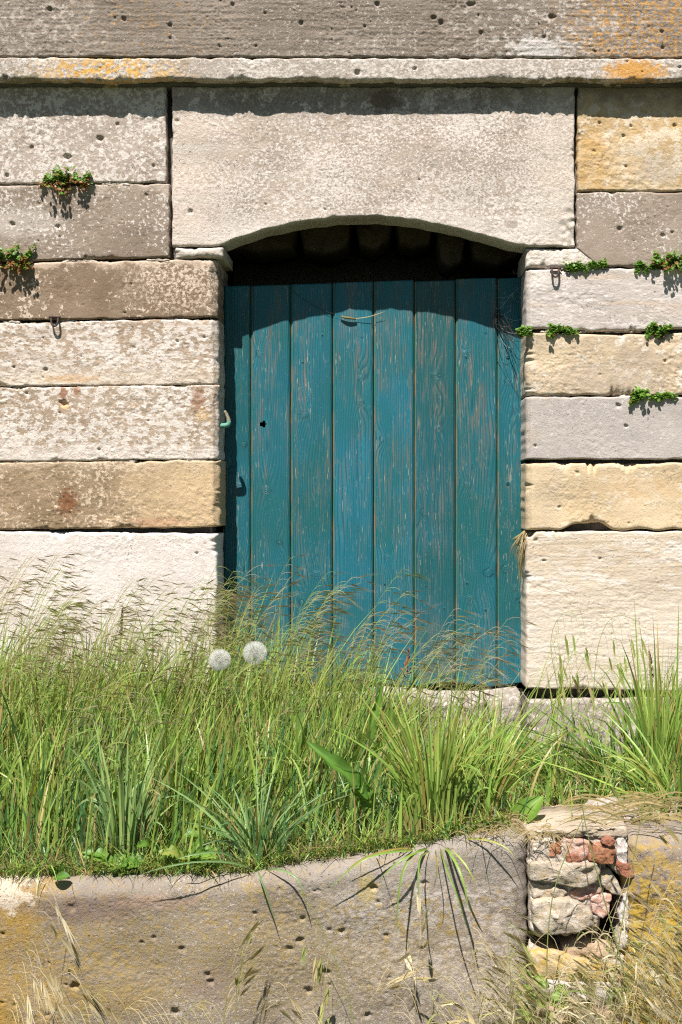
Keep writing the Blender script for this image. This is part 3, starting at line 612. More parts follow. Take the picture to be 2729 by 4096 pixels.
M['kerb2'] = stone_mat('stone_kerb_right', (0.21, 0.17, 0.13), (0.29, 0.24, 0.19), (0.45, 0.42, 0.38), 0.25, 90, seed=32, Y=YK, bumpd=0.002, extras=[('grady', 3560, 3760, (0.43, 0.29, 0.03), 0.7), ('spots', 2600, 3800, 300, 400, (0.47, 0.31, 0.02), 0.8, 60, 0.45), ('grady', 3400, 3340, (0.27, 0.245, 0.21), 0.6)])
kp = [(615, 3753, 11), (566, 3772, 9, 1.2), (725, 3798, 14), (830, 3900, 15), (842, 3926, 15), (300, 3945, 19), (265, 3940, 8), (700, 4046, 19), (1020, 3656, 11), (1158, 3796, 14), (1200, 3763, 17), (1210, 3676, 13), (1318, 3720, 12, .6), (1369, 3726, 16, 0.8), (1495, 3552, 16, 1.2), (1515, 3610, 13, .5), (1545, 3745, 12, .8), (1700, 3535, 14), (1685, 3800, 13), (1308, 3892, 16), (1235, 3966, 18), (1320, 3940, 8), (1470, 4062, 16), (10, 3738, 11), (8, 4010, 9), (195, 3855, 9, .7), (60, 4020, 12, .6), (290, 3630, 22, .35), (1560, 3910, 9), (1120, 3560, 14, .5), (1275, 3560, 12, .5), (190, 4060, 12), (1260, 3562, 8)]
block('slab', -640, 2116, ktop, 5080, M['kerb'], kerb, Y=YK, depth=0.10, R=0.036, wave=0.007, rough=0.0014, fine=0.0010, seed=131, chips=0.15, pits=kp, npits=10, prange=(3, 6), wob=0.004, step=5.2)
block('slab', 2492, 3300, lambda x: 3345 + 8 * np.sin(np.asarray(x) / 70.0) - 10 * smooth(2560, 2700, np.asarray(x, float)) + 34 * smooth(2550, 2492, np.asarray(x, float)), 5080, M['kerb2'], kerb, Y=YK + 0.004, depth=0.10, R=0.045, wave=0.008, rough=0.0022, fine=0.001, seed=132, chips=0.2, npits=12, prange=(4, 9), wob=0.006, step=5.2)
for xa, xb, sd in ((-2300, -650, 133), (3312, 5200, 134)):
    block('slab', xa, xb, 3520 if xa < 0 else 3350, 5080, M['kerb'], kerb, Y=YK, depth=0.10, R=0.036, seed=sd, step=40)
box_obj('rubble_core', (WX(2100, YK), YK + 0.13, LOWZ), (WX(2510, YK), YK + 0.24, WZ(3380, YK)), m_core, kerb)
M['bed'] = stone_mat('mortar_bed', (0.36, 0.31, 0.24), (0.46, 0.40, 0.32), (0.60, 0.56, 0.48), 0.45, 60, seed=40, Y=YK, dark_amt=0.4)
block('mortar_bed', 2119, 2496, 3346, lambda x: 3742 - 250 * smooth(2400, 2440, np.asarray(x, float)) + 14 * np.sin(np.asarray(x) / 17.0), M['bed'], kerb, Y=YK + 0.010, depth=0.09, R=0.010, rough=0.005, wave=0.010, seed=140, step=5, chips=1.5)
0 and block('mortar_bed', 2480, 2500, 3560, 3830, M['bed'], kerb, Y=YK + 0.012, depth=0.09, R=0.008, rough=0.005, wave=0.006, seed=142, step=5)
block('mortar_bed', 2119, 2498, lambda x: 3806 + 16 * np.sin(np.asarray(x) / 23.0), 4300, M['bed'], kerb, Y=YK + 0.014, depth=0.09, R=0.012, rough=0.005, wave=0.008, seed=141, step=6)
def mm(name, a, b, pale, pa, sc, sd, extras=()): return stone_mat(name, a, b, pale, pa, sc, seed=sd, Y=YK, bumpd=0.002, dark_amt=0.3, extras=extras)
M['mort'] = mm('pale_mortar', (0.36, 0.305, 0.225), (0.46, 0.40, 0.31), (0.58, 0.54, 0.46), 0.38, 70, 41, [('allspots', (0.42, 0.32, 0.16), 0.6, 60, 0.54)])
M['mort2'] = mm('white_mortar', (0.42, 0.385, 0.335), (0.52, 0.485, 0.435), (0.66, 0.63, 0.59), 0.45, 60, 42)
M['brk'] = mm('broken_brick', (0.32, 0.14, 0.07), (0.40, 0.20, 0.11), (0.52, 0.38, 0.30), 0.30, 70, 43)
M['brk2'] = mm('pink_brick', (0.42, 0.22, 0.15), (0.48, 0.29, 0.21), (0.60, 0.47, 0.41), 0.38, 60, 44)
M['brk3'] = mm('dark_brick', (0.25, 0.10, 0.06), (0.33, 0.15, 0.09), (0.45, 0.3, 0.24), 0.15, 70, 45)
M['rubY'] = mm('lichen_rubble', (0.42, 0.31, 0.13), (0.50, 0.40, 0.24), (0.58, 0.52, 0.42), 0.30, 60, 46, [('allspots', (0.48, 0.30, 0.03), 0.7, 70, 0.5)])
M['rubB'] = mm('brown_rubble', (0.40, 0.29, 0.19), (0.50, 0.38, 0.26), (0.58, 0.48, 0.38), 0.3, 60, 47)
ch = [('mortar_lump', 'mort', [(2122, 3326), (2300, 3314), (2498, 3310), (2500, 3352), (2420, 3352), (2330, 3346), (2240, 3356), (2180, 3350), (2122, 3366)], -.884, .17, .006),
      ('mortar_lump', 'mort', [(2126, 3360), (2205, 3352), (2212, 3440), (2126, 3446)], -.885, .12, .006),
      ('brick_piece', 'brk', [(2199, 3376), (2222, 3370), (2245, 3376), (2246, 3420), (2228, 3428), (2204, 3426)], -.892, .08, .006),
      ('brick_piece', 'brk2', [(2250, 3362), (2290, 3358), (2352, 3364), (2356, 3420), (2330, 3446), (2290, 3440), (2262, 3420)], -.890, .1, .008),
      ('brick_piece', 'brk3', [(2270, 3424), (2300, 3414), (2330, 3436), (2322, 3450), (2290, 3456), (2274, 3450)], -.896, .08, .005),
      ('brick_piece', 'brk', [(2352, 3378), (2392, 3378), (2440, 3384), (2456, 3400), (2448, 3458), (2400, 3456), (2360, 3440)], -.898, .12, .010),
      ('brick_piece', 'brk3', [(2400, 3362), (2424, 3354), (2452, 3362), (2448, 3380), (2420, 3384), (2402, 3378)], -.905, .08, .008),
      ('mortar_lump', 'mort2', [(2458, 3352), (2496, 3350), (2500, 3470), (2470, 3448), (2456, 3400)], -.888, .14, .006),
      ('brick_piece', 'brk3', [(2464, 3446), (2490, 3452), (2522, 3462), (2524, 3506), (2508, 3516), (2480, 3500), (2462, 3480)], -.892, .08, .008),
      ('mortar_lump', 'mort', [(2128, 3448), (2210, 3444), (2300, 3452), (2384, 3452), (2400, 3490), (2380, 3530), (2320, 3552), (2270, 3546), (2220, 3530), (2130, 3522)], -.897, .16, .012),
      ('mortar_lump', 'mort', [(2392, 3480), (2440, 3478), (2462, 3540), (2484, 3580), (2440, 3574), (2396, 3540)], -.880, .14, .010),
      ('mortar_lump', 'mort', [(2130, 3528), (2220, 3540), (2270, 3566), (2256, 3592), (2180, 3600), (2136, 3590)], -.890, .12, .006),
      ('brick_piece', 'brk2', [(2282, 3560), (2330, 3542), (2376, 3538), (2390, 3566), (2360, 3590), (2320, 3600), (2284, 3590)], -.888, .1, .010),
      ('brick_piece', 'brk2', [(2362, 3588), (2390, 3576), (2436, 3582), (2436, 3640), (2410, 3676), (2370, 3650), (2352, 3610)], -.890, .12, .012),
      ('mortar_lump', 'mort', [(2140, 3606), (2200, 3594), (2280, 3598), (2336, 3622), (2376, 3660), (2370, 3700), (2310, 3728), (2220, 3742), (2170, 3736), (2146, 3690)], -.902, .16, .014),
      ('rubble_stone', 'rubB', [(2250, 3778), (2300, 3754), (2390, 3766), (2450, 3788), (2462, 3830), (2380, 3846), (2270, 3826)], -.880, .16, .012),
      ('rubble_stone', 'rubY', [(2132, 3810), (2200, 3796), (2300, 3826), (2420, 3852), (2478, 3874), (2480, 3920), (2330, 3924), (2200, 3916), (2134, 3896)], -.895, .2, .016),
      ('mortar_lump', 'mort2', [(2130, 3905), (2240, 3920), (2380, 3926), (2470, 3930), (2474, 3990), (2330, 4000), (2180, 3990), (2130, 3960)], -.900, .2, .012),
      ('rubble_stone', 'rubB', [(2130, 3995), (2240, 3998), (2360, 4006), (2470, 4000), (2480, 4120), (2300, 4150), (2130, 4130)], -.89, .2, .014),
      ('mortar_lump', 'mort2', [(2478, 3600), (2494, 3565), (2502, 3600), (2506, 3690), (2498, 3790), (2474, 3806), (2462, 3770), (2476, 3700), (2470, 3650)], -.886, .12, .004),
      ('rubble_stone', 'rubB', [(2130, 4150), (2300, 4160), (2480, 4140), (2490, 4500), (2300, 4520), (2130, 4500)], -.89, .2, .014),
      ]
for i, (nm, mk, poly, yy, dp, bl) in enumerate(ch):
    bk = nm == 'brick_piece'; poly = [(2306 + (x_ - 2306) * 1.055 + 5 * math.sin(y_ / 31.0), y_) for x_, y_ in poly]
    chunk(nm, poly, yy, dp, M[mk], kerb, bl * (0.5 if bk else 0.8), 0.0022 if bk else 0.0038, seed=220 + i, freq=60 if bk else 46, Rr=0.07 if bk else 0.10)
# a few half buried stones on the bank behind the gap
def lump(name, c, r, mat, label, seed):
    n1, n2 = 26, 15
    th = np.linspace(0, 2 * pi, n1, endpoint=False); ph = np.linspace(-pi / 2, pi / 2, n2)
    T_, P_ = np.meshgrid(th, ph); d = np.stack([np.cos(P_) * np.cos(T_), np.cos(P_) * np.sin(T_), np.sin(P_)], -1)
    d = np.sign(d) * np.abs(d) ** 0.7
    k = 1 + 0.16 * perlin(d[..., 0] * 2.1 + d[..., 2], d[..., 1] * 2.1 - d[..., 2], seed) + 0.06 * perlin(d[..., 0] * 7 + d[..., 2] * 4, d[..., 1] * 7, seed + 1)
    V = d * np.array(r) * k[..., None] + np.array(c)
    idx = np.arange(n1 * n2).reshape(n2, n1)
    q = np.stack([idx[:-1], np.roll(idx[:-1], -1, 1), np.roll(idx[1:], -1, 1), idx[1:]], -1).reshape(-1, 4)
    o = link(name, mesh_from(name, V.reshape(-1, 3), q), mat); tag(o, label, 'stone'); return o
M['bs'] = stone_mat('bank_stone', (0.33, 0.29, 0.25), (0.42, 0.38, 0.33), (0.55, 0.52, 0.47), 0.35, 60, seed=51, dark_amt=0.4)
def bank_pt(px, Y): X = WX(px, Y); return np.array([X, Y, float(bank_z(np.array(X), np.array(Y)))])
lump('bank_stone', bank_pt(2440, -.66) + [0, 0, .008], (.055, .05, .034), M['bs'], 'grey weathered stone half buried behind the broken brick infill', 61)
lump('bank_stone', bank_pt(2250, -.64) + [0, 0, .004], (.05, .04, .026), M['rubB'], 'brown flat stone half buried beside the single broad leaf', 62)
lump('bank_stone', bank_pt(2640, -.6) + [0, 0, .012], (.075, .05, .034), M['bs'], 'larger grey stone half buried under the tall grass at right', 63)
0 and lump('bank_stone', bank_pt(2065, -.52) + [0, 0, .02], (.04, .05, .05), M['bs'], 'pale stone peeping out behind the big yellow green grass tuft', 64)

# ================================================================== VEGETATION
class Geo:
    def __init__(s): s.V = []; s.Q = []; s.T = []; s.A = []; s.n = 0
    def add(s, V, Q=(), T=(), a=(0.5, 0.5, 0.5)):
        V = np.asarray(V, float); s.V.append(V)
        if len(Q): s.Q.append(np.asarray(Q, int) + s.n)
        if len(T): s.T.append(np.asarray(T, int) + s.n)
        a = np.asarray(a, float); s.A.append(np.broadcast_to(a, (len(V), 3)) if a.ndim == 1 else a)
        s.n += len(V)
    def ribbon(s, P, w, r=(0.5, 0.5), side=None, taper=1.0, fold=0.0, w0=0.6):
        P = np.asarray(P, float); n = len(P)
        tan = np.gradient(P, axis=0); tan /= np.linalg.norm(tan, axis=1)[:, None] + 1e-9
        if side is None: side = np.array([0, -1.0, 0.25])
        sd = np.cross(tan, side); sd /= np.linalg.norm(sd, axis=1)[:, None] + 1e-9
        t = np.linspace(0, 1, n); ww = w * 0.5 * np.minimum(1, w0 + t * 3) * np.power(np.clip(1 - t ** 2.2, 0.0, 1), taper) + 0.00008
        a = np.stack([np.full(n, r[0]), np.full(n, r[1]), t], 1)
        if fold:
            nn = np.cross(sd, tan) * fold
            V = np.concatenate([P - sd * ww[:, None] + nn * ww[:, None], P, P + sd * ww[:, None] + nn * ww[:, None]])
            i = np.arange(n - 1); Q = np.concatenate([np.stack([i, i + n, i + n + 1, i + 1], 1), np.stack([i + n, i + 2 * n, i + 2 * n + 1, i + n + 1], 1)])
            s.add(V, Q, a=np.concatenate([a, a, a]))
        else:
            V = np.concatenate([P - sd * ww[:, None], P + sd * ww[:, None]]); i = np.arange(n - 1)
            s.add(V, np.stack([i, i + n, i + n + 1, i + 1], 1), a=np.concatenate([a, a]))
    def tube(s, P, r0, r1, r=(0.5, 0.5), m=4):
        P = np.asarray(P, float); n = len(P)
        tan = np.gradient(P, axis=0); tan /= np.linalg.norm(tan, axis=1)[:, None] + 1e-9
        ref = np.array([0.3, 1, 0.1]); u = np.cross(tan, ref); u /= np.linalg.norm(u, axis=1)[:, None]; v = np.cross(tan, u)
        rad = np.linspace(r0, r1, n); V = []
        for j in range(m):
            an = 2 * pi * j / m; V.append(P + (u * cos(an) + v * sin(an)) * rad[:, None])
        i = np.arange(n - 1); Q = []
        for j in range(m):
            a0, a1 = j * n, ((j + 1) % m) * n; Q.append(np.stack([i + a0, i + a1, i + a1 + 1, i + a0 + 1], 1))
        t = np.linspace(0, 1, n); a = np.stack([np.full(n, r[0]), np.full(n, r[1]), t], 1)
        s.add(np.concatenate(V), np.concatenate(Q), a=np.concatenate([a] * m))
    def build(s, name, mat, parent=None, shade=True):
        me = mesh_from(name, np.concatenate(s.V), np.concatenate(s.Q) if s.Q else None, np.concatenate(s.T) if s.T else None, attrs={'tint': np.concatenate(s.A)}, shade=shade)
        return link(name, me, mat, parent)

def leaf_mat(name, stops, transl=0.45, rough=0.5, tipc=None, basec=None, spec=0.3, noise=0.0):
    """stops: (position, colour) along the tint's first component; third component runs root to tip"""
    t = NT(name); a = t.sep(t.attr('tint', 'Vector'))
    cr = t.n('ShaderNodeValToRGB'); t.set(cr.inputs[0], a[0])
    el = cr.color_ramp.elements
    while len(el) < len(stops): el.new(0.5)
    for e, (p, c) in zip(el, stops): e.position = p; e.color = (*c, 1)
    col = cr.outputs[0]
    col = t.mix(t.ramp(a[1], 0, 1, 0.0, 0.65), col, t.mix(0.5, col, (0.0, 0.0, 0.0)))
    if basec: col = t.mix(t.ramp(a[2], 0.28, 0.0), col, basec)
    if tipc: col = t.mix(t.math('MULTIPLY', t.ramp(a[2], 0.72, 1.0), t.ramp(a[1], 0.5, 0.95)), col, tipc)
    if noise: col = t.mix(t.ramp(t.noise(90, 3, 0.6), 0.4, 0.7, 0, noise), col, (0.16, 0.13, 0.04))
    t.set(t.b.inputs['Base Color'], col); t.b.inputs['Roughness'].default_value = rough; t.b.inputs['Specular IOR Level'].default_value = spec
    tr = t.n('ShaderNodeBsdfTranslucent'); br = t.mix(1.0, col, (1.25, 1.2, 0.6), 'MULTIPLY'); t.set(tr.inputs[0], br)
    mx = t.n('ShaderNodeMixShader'); mx.inputs[0].default_value = transl
    t.t.links.new(t.b.outputs[0], mx.inputs[1]); t.t.links.new(tr.outputs[0], mx.inputs[2]); t.t.links.new(mx.outputs[0], t.out.inputs[0])
    return t.m
G1, G2, G3, G4 = (0.19, 0.32, 0.058), (0.29, 0.43, 0.08), (0.43, 0.51, 0.125), (0.11, 0.21, 0.08)
STR = (0.42, 0.30, 0.12)
m_grass = leaf_mat('meadow_leaf', [(0.0, (0.075, 0.185, 0.07)), (0.12, (0.10, 0.22, 0.06)), (0.3, G1), (0.55, G2), (0.82, G3), (0.9, (0.30, 0.30, 0.07)), (0.95, STR), (1.0, (0.48, 0.35, 0.17))], 0.26, rough=0.42, spec=0.45, tipc=(0.36, 0.24, 0.09), basec=(0.20, 0.20, 0.06))
m_blue = leaf_mat('blue_leaf', [(0, (0.13, 0.245, 0.09)), (0.5, (0.27, 0.41, 0.14)), (0.8, (0.40, 0.50, 0.16)), (0.95, (0.30, 0.29, 0.09)), (1, STR)], 0.28, rough=0.42, spec=0.45, tipc=(0.32, 0.23, 0.1), basec=(0.28, 0.25, 0.11))
m_lush = leaf_mat('lush_leaf', [(0, (0.165, 0.28, 0.05)), (0.5, (0.27, 0.41, 0.075)), (0.85, (0.41, 0.49, 0.115)), (0.95, (0.40, 0.31, 0.08)), (1, STR)], 0.30, rough=0.42, spec=0.45, tipc=(0.40, 0.26, 0.08), basec=(0.34, 0.29, 0.10))
m_brome = leaf_mat('brome', [(0, (0.20, 0.31, 0.06)), (0.3, (0.36, 0.40, 0.12)), (0.45, (0.44, 0.37, 0.18)), (0.65, (0.37, 0.26, 0.20)), (0.85, (0.60, 0.50, 0.33)), (1, (0.72, 0.64, 0.47))], 0.28)
m_straw = leaf_mat('straw_head', [(0, (0.24, 0.33, 0.08)), (0.3, (0.40, 0.40, 0.14)), (0.5, (0.50, 0.40, 0.20)), (0.8, (0.66, 0.55, 0.34)), (1, (0.76, 0.68, 0.50))], 0.22)
m_dry = leaf_mat('dry_straw', [(0, (0.20, 0.19, 0.07)), (0.3, (0.36, 0.28, 0.12)), (0.7, (0.48, 0.37, 0.19)), (1, (0.56, 0.46, 0.28))], 0.35)
m_weed = leaf_mat('weed_leaf', [(0, (0.07, 0.17, 0.03)), (0.5, (0.13, 0.27, 0.04)), (0.85, (0.22, 0.36, 0.06)), (1, (0.33, 0.34, 0.08))], 0.42, rough=0.42, noise=0.15)
m_wallp = leaf_mat('wall_leaf', [(0, (0.07, 0.18, 0.02)), (0.4, (0.12, 0.26, 0.03)), (0.7, (0.22, 0.38, 0.055)), (0.8, (0.25, 0.12, 0.045)), (1, (0.38, 0.14, 0.06))], 0.38, rough=0.4)

def blades(root, az, h, w, bend, tint, K=6, face=None, droop=None, seed=0):
    """many grass blades at once: root N x 3, lean direction az, bend = sideways reach over height"""
    N = len(root); t = np.linspace(0, 1, K + 1)
    lean = np.stack([np.cos(az), np.sin(az), np.zeros(N)], 1)
    hb = bend * h
    up = t[None, :] - (0 if droop is None else droop[:, None] * t[None, :] ** 3)
    P = root[:, None, :] + lean[:, None, :] * (hb[:, None] * t[None, :] ** 1.8)[..., None]
    P[..., 2] += (h[:, None] * up) * np.sqrt(np.clip(1 - 0.35 * (bend[:, None] * t) ** 2, 0.15, 1))
    fa = face if face is not None else np.random.default_rng(seed).normal(0, 0.9, N)
    sd = np.stack([np.cos(fa), np.sin(fa), np.zeros(N)], 1)
    ww = 0.5 * w[:, None] * np.minimum(1, 0.55 + t * 2.2)[None, :] * np.clip(1 - t ** 2.4, 0, 1)[None, :] ** 0.9 + 0.00006
    V = np.concatenate([P - sd[:, None, :] * ww[..., None], P + sd[:, None, :] * ww[..., None]], 1)    # N x 2(K+1) x 3
    i = np.arange(K); q = np.stack([i, i + K + 1, i + K + 2, i + 1], 1)
    Q = (q[None] + (np.arange(N) * 2 * (K + 1))[:, None, None]).reshape(-1, 4)
    A = np.zeros((N, 2 * (K + 1), 3)); A[..., 0] = tint[:, 0:1]; A[..., 1] = tint[:, 1:2]; A[..., 2] = np.concatenate([t, t])[None]
    return V.reshape(-1, 3), Q, A.reshape(-1, 3)

def scatter(n, dens, ya=-0.875, yb=-0.03, r=rng, pxa=-330, pxb=3050):
    out = []
    m = 0
    while m < n:
        Y = r.uniform(ya, yb, 4 * n); px = r.uniform(pxa, pxb, 4 * n)
        keep = r.uniform(0, 1, 4 * n) < dens(px, Y)
        X = WX(px[keep], Y[keep]); out.append(np.stack([X, Y[keep], np.zeros(keep.sum())], 1)); m += keep.sum()
    P = np.concatenate(out)[:n]; P[:, 2] = bank_z(P[:, 0], P[:, 1]) - 0.004
    return P, PX(P[:, 0], P[:, 1])
def on_kerb(px, Y): return smooth(1960, 2080, px) * smooth(-.62, -.72, Y)           # bare: stone tops and gap
def dens_short(px, Y):
    d = np.ones_like(px); d *= 1 - 0.94 * on_kerb(px, Y)
    d *= 1 - 0.9 * smooth(2060, 2140, px) * smooth(2540, 2450, px) * smooth(-.45, -.55, Y)
    return d
def dens_mid(px, Y):
    d = smooth(-.88, -.62, Y) * 0.9 + 0.1
    d *= 1 - 0.80 * smooth(1450, 1700, px) * smooth(-.55, -.3, Y) * smooth(2650, 2500, px)
    d *= 1 - 0.96 * smooth(1980, 2080, px) * smooth(2620, 2500, px)
    return d * (1 - on_kerb(px, Y))
r = np.random.default_rng(21)
VQ = []
def put(lst, Vq): lst.append(Vq)
def join_blades(name, parts, mat, **tg):
    V, Q, A = [], [], []; n = 0
    for v, q, a in parts: V.append(v); Q.append(q + n); A.append(a); n += len(v)
    o = link(name, mesh_from(name, np.concatenate(V), np.concatenate(Q), attrs={'tint': np.concatenate(A)}), mat); tag(o, **tg); return o
parts = []
# short turf
P, px = scatter(11000, dens_short, r=r); N = len(P)
patch = fbm(P[:, 0] * 6, P[:, 1] * 6, 91, 2)
h = r.uniform(0.03, 0.10, N) * (1 + 0.35 * patch); tint = np.stack([np.clip(0.40 + 0.26 * r.normal(size=N) + 0.2 * patch, 0, 0.92), r.uniform(0, 1, N)], 1)
dry = r.uniform(0, 1, N) < 0.10 + 0.12 * smooth(2050, 2200, px); tint[dry, 0] = r.uniform(0.93, 1, dry.sum())
parts.append(blades(P, r.uniform(0, 2 * pi, N), h, r.uniform(0.0014, 0.0030, N), r.uniform(0.2, 1.1, N), tint, 4, seed=1))
# mid-height leaves, leaning a little with the wind
P, px = scatter(8800, dens_mid, r=r); N = len(P)
patch = fbm(P[:, 0] * 5, P[:, 1] * 5, 92, 2)
hh = (0.10 + 0.10 * smooth(-.8, -.4, P[:, 1]) + 0.07 * smooth(-.45, -.1, P[:, 1]) * (1 - 0.6 * smooth(800, 1100, px))) * r.uniform(0.5, 1.6, N) * (1 + 0.35 * patch) * (1 - 0.25 * smooth(1300, 1800, px))
tint = np.stack([np.clip(0.27 + 0.22 * smooth(-.75, -.35, P[:, 1]) + 0.27 * r.normal(size=N) + 0.15 * patch, 0.0, 0.88), r.uniform(0, 1, N)], 1)
dry = r.uniform(0, 1, N) < 0.075; tint[dry, 0] = r.uniform(0.93, 1, dry.sum())
az = np.where(r.uniform(0, 1, N) < 0.55, r.normal(0.0, 0.7, N), r.uniform(0, 2 * pi, N))
parts.append(blades(P, az, hh, np.where(r.uniform(0, 1, N) < 0.45, r.uniform(0.0045, 0.0075, N), r.uniform(0.0024, 0.0045, N)), np.abs(r.normal(0.22, 0.18, N)), tint, 5, seed=2))
# broad arching leaves tangled through the sward
P, px = scatter(900, lambda a, b: smooth(-.86, -.6, b) * (1 - 0.8 * smooth(1500, 1750, a) * smooth(-.6, -.4, b)) * (1 - on_kerb(a, b)) * (1 - 0.85 * smooth(2050, 2150, a)), r=r); N = len(P)
tint = np.stack([np.clip(0.62 + 0.25 * r.normal(size=N), 0.05, 0.94), r.uniform(0, 1, N)], 1)
parts.append(blades(P, r.normal(0.0, 1.1, N) + pi * (r.uniform(0, 1, N) < .35), r.uniform(0.12, 0.28, N), r.uniform(0.0045, 0.0078, N), np.abs(r.normal(0.5, 0.35, N)), tint, 8, droop=r.uniform(0, 0.5, N), seed=19))
# tall thin culms at the back, leaning right
P, px = scatter(1100, lambda a, b: smooth(-.55, -.25, b) * (1 - 0.6 * smooth(800, 1000, a)) * (1 - 0.7 * smooth(1350, 1700, a)), r=r); N = len(P)
tint = np.stack([np.clip(0.68 + 0.15 * r.normal(size=N), 0, 0.95), r.uniform(0, 1, N)], 1)
parts.append(blades(P, r.normal(0.0, 0.35, N), r.uniform(0.18, 0.40, N), r.uniform(0.0014, 0.0030, N), np.abs(r.normal(0.36, 0.15, N)), tint, 7, seed=9))
# fringe hanging over the slab lip
N = 2000; px = r.uniform(-330, 2040, N); Yq = r.uniform(-.872, -.845, N)
P = np.stack([WX(px, Yq), Yq, WZ(ktop(px), YK) + r.uniform(-.004, .006, N)], 1)
az = r.normal(-pi / 2, 0.9, N); hh = r.uniform(0.012, 0.045, N) * (1 + 0.5 * fbm(px / 170., px * 0, 95, 2))
tint = np.stack([np.clip(0.45 + 0.25 * r.normal(size=N), 0, 0.9), r.uniform(0, 0.7, N)], 1); dry = r.uniform(0, 1, N) < 0.22; tint[dry, 0] = r.uniform(0.9, 1, dry.sum())
parts.append(blades(P, az, hh, r.uniform(0.0016, 0.0036, N), r.uniform(0.3, 1.3, N), tint, 5, droop=np.where(r.uniform(0, 1, N) < 0.12, r.uniform(0.8, 1.9, N), r.uniform(0.0, 0.55, N)), seed=7))
# straw litter lying near the soil
P, px = scatter(2600, lambda a, b: 0.5 + 0.5 * smooth(-.6, -.86, b), r=r); N = len(P); P[:, 2] += 0.006
tint = np.stack([r.uniform(0.90, 1, N), r.uniform(0, 1, N)], 1)
parts.append(blades(P, r.uniform(0, 2 * pi, N), r.uniform(0.012, 0.035, N), r.uniform(0.0012, 0.0026, N), r.uniform(1.5, 4, N), tint, 3, seed=3))
join_blades('meadow_grass', parts, m_grass, kind='stuff', label='green meadow grass filling the bank between door and retaining wall', cat='grass')

# ---- barren brome: thin stems with nodding spikelets, combed to the right by the wind
def spikelet(g, p, d, L, c, awn=0.85, nf=5, spread=0.10, rr=rng, fat=1.0):
    d = d / np.linalg.norm(d); s1 = np.cross(d, [0, 1.0, 0.2]); s1 /= np.linalg.norm(s1); s2 = np.cross(d, s1)
    for j in range(nf):
        f = j / max(1, nf - 1); sgn = 1 if j % 2 else -1
        b = p + d * L * 0.42 * f
        dd = d + s1 * sgn * spread * (1 - 0.5 * f) + s2 * rr.normal(0, spread * 0.5); dd /= np.linalg.norm(dd)
        l = L * rr.uniform(0.45, 0.62); wv = (s1 * L * 0.017 + s2 * L * 0.010) * fat
        tip = b + dd * l; aw = tip + dd * L * awn * rr.uniform(0.7, 1.1) + np.array([0, 0, rr.normal(0, 0.0012)])
        cc = np.clip(c + rr.normal(0, 0.06), 0, 1); wa = s1 * 0.00016
        V = [b, b + dd * l * 0.4 + wv, b + dd * l * 0.4 - wv, tip + wa, tip - wa, aw]
        A = [(cc, .3, 0)] * 3 + [(min(1, cc + .15), .2, .8)] * 2 + [(min(1, cc + .28), .1, 1)]
        g.add(V, [(1, 3, 4, 2)], [(0, 1, 2), (3, 5, 4)], A)
def panicle(g, P, n, c, L, wind, rr, droop=0.3, ped=0.03, spread=0.10, start=0.62, fat=1.0):
    """spikelets on thin pedicels along the upper stem P"""
    P = np.asarray(P); m = len(P); cum = np.linspace(0, 1, m)
    for j in range(n):
        f = start + (1 - start) * (j + rr.uniform(0, 1)) / n
        p = np.array([np.interp(f, cum, P[:, i]) for i in range(3)])
        d = np.array([wind[0], wind[1], wind[2]]) + rr.normal(0, 1, 3) * np.array([0.15, 0.35, 0.30])
        d /= np.linalg.norm(d)
        l = ped * rr.uniform(0.5, 1.3); tt = np.linspace(0, 1, 4)[:, None]
        Q = p + d * l * tt + np.array([0, 0, 1.0]) * (l * (0.35 * np.sin(tt * pi * 0.5) - (droop + 0.3) * tt ** 2))
        g.ribbon(Q, 0.00055, (c * 0.8, 0.3), taper=0.1, w0=1)
        dv = (Q[-1] - Q[-2]); dv = dv / np.linalg.norm(dv) + d * 0.6 + np.array([0, 0, -droop * 0.5])
        spikelet(g, Q[-1], dv, L * rr.uniform(0.8, 1.2), np.clip(c + rr.normal(0, 0.12), 0, 1), rr=rr, spread=spread, fat=fat, nf=5 if fat < 1.5 else 7)
def stem(root, top, bow=(0.0, 0.0, 0.0), n=10):
    root, top = np.asarray(root, float), np.asarray(top, float); t = np.linspace(0, 1, n)[:, None]
    mid = root + (top - root) * np.array([0.22, 0.5, 0.70]) + np.asarray(bow)
    return (1 - t) ** 2 * root + 2 * t * (1 - t) * mid + t * t * top
g = Geo(); rb = np.random.default_rng(5)
def head_zone(n, pxr, pyr, Yr, lean, L, cfun, nspk=(7, 12)):
    for _ in range(n):
        px_, py_ = rb.uniform(*pxr), pyr(rb) if callable(pyr) else rb.uniform(*pyr); Y = rb.uniform(*Yr)
        if callable(pyr) and False: pass
        top = W(px_, py_, Y); ln_ = lean * rb.uniform(0.6, 1.3)
        rt = np.array([top[0] - ln_, Y + rb.normal(0, 0.03), 0]); rt[1] = min(-0.04, max(-0.86, rt[1])); rt[2] = float(bank_z(np.array(rt[0]), np.array(rt[1])))
        P = stem(rt, top, (0, 0, 0.02))
        c = cfun(rb)
        g.tube(P, 0.0009, 0.0004, (min(0.3, c * 0.5), 0.4), 3)
        panicle(g, P, int(rb.integers(*nspk)), c, L * 0.95, (1.0, 0.0, rb.uniform(-0.05, 0.40)), rb, droop=rb.uniform(0.0, 0.22), ped=0.034, spread=0.085, fat=1.25)
        # a narrow stem leaf
        q = P[4]; d = np.array([rb.uniform(0.3, 1), rb.normal(0, 0.3), rb.uniform(0.3, 1.0)]); tt = np.linspace(0, 1, 5)[:, None]
        g.ribbon(q + d * 0.09 * tt + np.array([0, 0, -0.04]) * tt ** 2, 0.0028, (rb.uniform(0, 0.25), rb.uniform(0, 1)))
